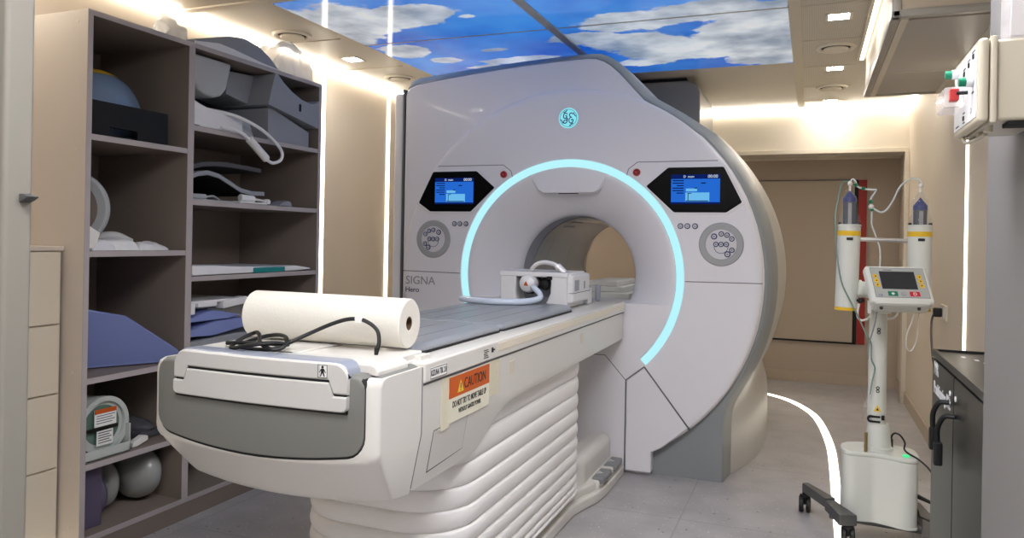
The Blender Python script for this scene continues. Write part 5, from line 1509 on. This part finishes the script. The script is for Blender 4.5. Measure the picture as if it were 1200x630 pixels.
# wall socket, plug and its cord
so = thing('wall_socket', 'cream wall socket on the right wall above the black cabinet', 'socket', (.748, 5.10, .86))
MB().box(.738, .75, 5.01, 5.20, .865, .955, .004).build('socket_plate', 'trim_cream', so)
MB().box(.735, .74, 5.03, 5.09, .88, .94, .002).build('socket_insert', 'plastic_white', so)
pc = cable('power_cord', [(.705, 5.13, .905), (.690, 5.13, .885), (.672, 5.05, .845), (.64, 4.8, .78), (.60, 4.4, .70), (.58, 4.0, .62), (.57, 3.5, .50), (.56, 3.26, .30), (.58, 3.22, .03), (.62, 3.205, .012)], .006, 'black_rubber', 'black power cord running from the wall socket down behind the cabinet', 'cord')
MB().box(.690, .737, 5.115, 5.145, .880, .935, .008).build('plug', 'black_rubber', pc)
c2 = cable('power_cord', [(.352, 3.79, .40), (.356, 3.80, .44), (.37, 3.80, .455), (.39, 3.78, .45), (.405, 3.76, .425), (.40, 3.73, .405), (.41, 3.68, .40), (.44, 3.62, .395), (.47, 3.55, .38), (.49, 3.45, .36), (.50, 3.38, .365), (.505, 3.30, .39), (.52, 3.21, .395)], .004, 'black_rubber', 'black cord curling from the injector base box to the cabinet', 'cord')
MB().cyl((.352, 3.79, .392), (.352, 3.79, .43), .009).build('plug', 'black_rubber', c2)
c3 = cable('power_cord', [(.452, 3.70, .155), (.456, 3.66, .14), (.47, 3.6, .15), (.485, 3.5, .17), (.50, 3.35, .20), (.51, 3.21, .22)], .004, 'black_rubber', 'short black cord low between the injector base and the cabinet', 'cord')
MB().cyl((.445, 3.66, .225), (.50, 3.56, .228), .010, .006).build('plug', 'black_rubber', c3)

# ---------------------------------------------------------------- switch box on the entry partition
sb = thing('switch_box', 'beige wall-mounted switch box with green buttons and a red guarded switch, above the partition edge', 'switch box', (.37, 1.83, 1.54))
sx = .300
ZA, ZB_ = 1.545, 1.712                     # lower and upper edge of the lid
K = (ZB_ - ZA) / 84.0
Zp = lambda v: ZA + (162 - v) * K           # heights counted from the lid's lower edge
b = MB(); b.box(sx + .030, .42, 1.708, 1.955, ZA + .003, ZB_ - .004, .008, 3); b.build('box_body', 'box_beige', sb)
MB().box(sx + .020, sx + .032, 1.700, 1.965, ZA - .002, ZB_ + .002, .004, 2).build('box_flange', 'box_beige', sb)
lid = MB().box(sx, sx + .019, 1.702, 1.965, ZA, ZB_, .008, 3).build('box_lid', 'box_beige', sb)
b = MB(); b.box(sx - .0015, sx + .004, 1.716, 1.955, ZA + .014, ZB_ - .012); b.build('front_plate', 'face_white', lid, smooth=False)
for (y, z) in ((1.918, 1.684), (1.748, 1.634)):
    b = MB(); b.cyl((sx - .002, y, z), (sx - .014, y, z), .0105, .0105, 20, .001); gb = b.build('button_bezel', 'face_white', lid)
    b = MB(); b.cyl((sx - .012, y, z), (sx - .027, y, z), .0095, .009, 20, .002); b.build('green_button', 'green_key', gb)
b = MB(); b.box(sx - .040, sx - .002, 1.835, 1.945, 1.598, 1.642, .004, 2); b.build('switch_guard', 'cover_clear', lid)
b = MB(); b.cyl((sx - .002, 1.80, 1.622), (sx - .022, 1.80, 1.622), .004); b.build('switch_stem', 'black_rubber', lid)
b = MB(); b.box(sx - .034, sx - .016, 1.80, 1.822, 1.606, 1.632, .003); b.build('red_lever', 'red_button', lid)
for (y, z) in ((1.745, 1.684), (1.79, 1.676), (1.84, 1.668), (1.84, 1.574)):
    b = MB(); b.box(sx - .004, sx, y - .005, y + .005, z - .005, z + .005, .001); ind = b.build('indicator', 'lettering_black', lid)
for (y, z, w) in ((1.745, 1.694, .014), (1.79, 1.686, .012), (1.84, 1.678, .012), (1.80, 1.650, .02), (1.748, 1.612, .010), (1.84, 1.585, .010), (1.84, 1.565, .010), (1.915, 1.566, .018)):
    b = MB(); b.box(sx - .0022, sx - .001, y - w, y + w, z - .0014, z + .0014); b.build('plate_lettering', 'lettering_black', lid, smooth=False)
b = MB(); b.lathe([(.003, 0), (.006, -.001), (.007, .002)], (sx - .001, 1.765, 1.578), 'x', 16); b.build('key_hole', 'lettering_black', lid)
MB().box(.352, .395, 1.712, 1.76, ZA - .006, ZA + .003, .002).build('mounting_slot', 'gap_black', sb)
for y in (1.76, 1.85, 1.93):
    MB().cyl((sx + .030, y, ZA + .002), (sx + .030, y, ZA - .012), .007).build('cable_gland', 'box_beige', sb)
MB().tube([(sx + .012, 1.93, ZA), (sx + .014, 1.90, ZA - .016), (sx + .026, 1.85, ZA - .014), (sx + .032, 1.80, ZA - .010)], .004, 8).build('gland_hose', 'box_beige', sb)
MB().box(.352, .405, 1.705, 1.79, ZB_ - .002, ZB_ + .10, .004).build('document_pocket', 'cover_clear', sb)
MB().box(.405, .42, 1.70, 1.80, ZB_ - .004, ZB_ + .11, .003).build('pocket_back', 'box_beige', sb)
# ---------------------------------------------------------------- camera and output look
F_PX, PX, PY, ROLL = 880.0, 600.0, 280.0, .0183
yaw = math.atan(350 / 880)
fw = Vector((-math.sin(yaw), math.cos(yaw), 0)); r0 = Vector((math.cos(yaw), math.sin(yaw), 0)); zz = Vector((0, 0, 1))
rc = r0 * math.cos(ROLL) + zz * math.sin(ROLL); uc = zz * math.cos(ROLL) - r0 * math.sin(ROLL)
cam = bpy.data.cameras.new('camera'); co_ = bpy.data.objects.new('camera', cam); COL.objects.link(co_)
m4 = Matrix((rc, uc, -fw)).transposed().to_4x4(); m4.translation = (0, 0, 1.3)
co_.matrix_world = m4
cam.sensor_fit = 'HORIZONTAL'; cam.sensor_width = 36
cam.lens = F_PX * 36 / 1200
cam.shift_x = (600 - PX) / 1200; cam.shift_y = -(315 - PY) / 1200
cam.clip_start = .02
S.camera = co_
w = bpy.data.worlds.new('world'); S.world = w; w.use_nodes = True
w.node_tree.nodes['Background'].inputs['Color'].default_value = (.5, .5, .5, 1); w.node_tree.nodes['Background'].inputs['Strength'].default_value = .1
vs = S.view_settings
vs.view_transform = 'Standard'; vs.look = 'None'; vs.gamma = 1; vs.use_curve_mapping = False
vs.exposure = 0.0
S.cycles.max_bounces = 8; S.cycles.diffuse_bounces = 5; S.cycles.transparent_max_bounces = 12
S.cycles.use_denoising = True
S.cycles.sample_clamp_indirect = 6
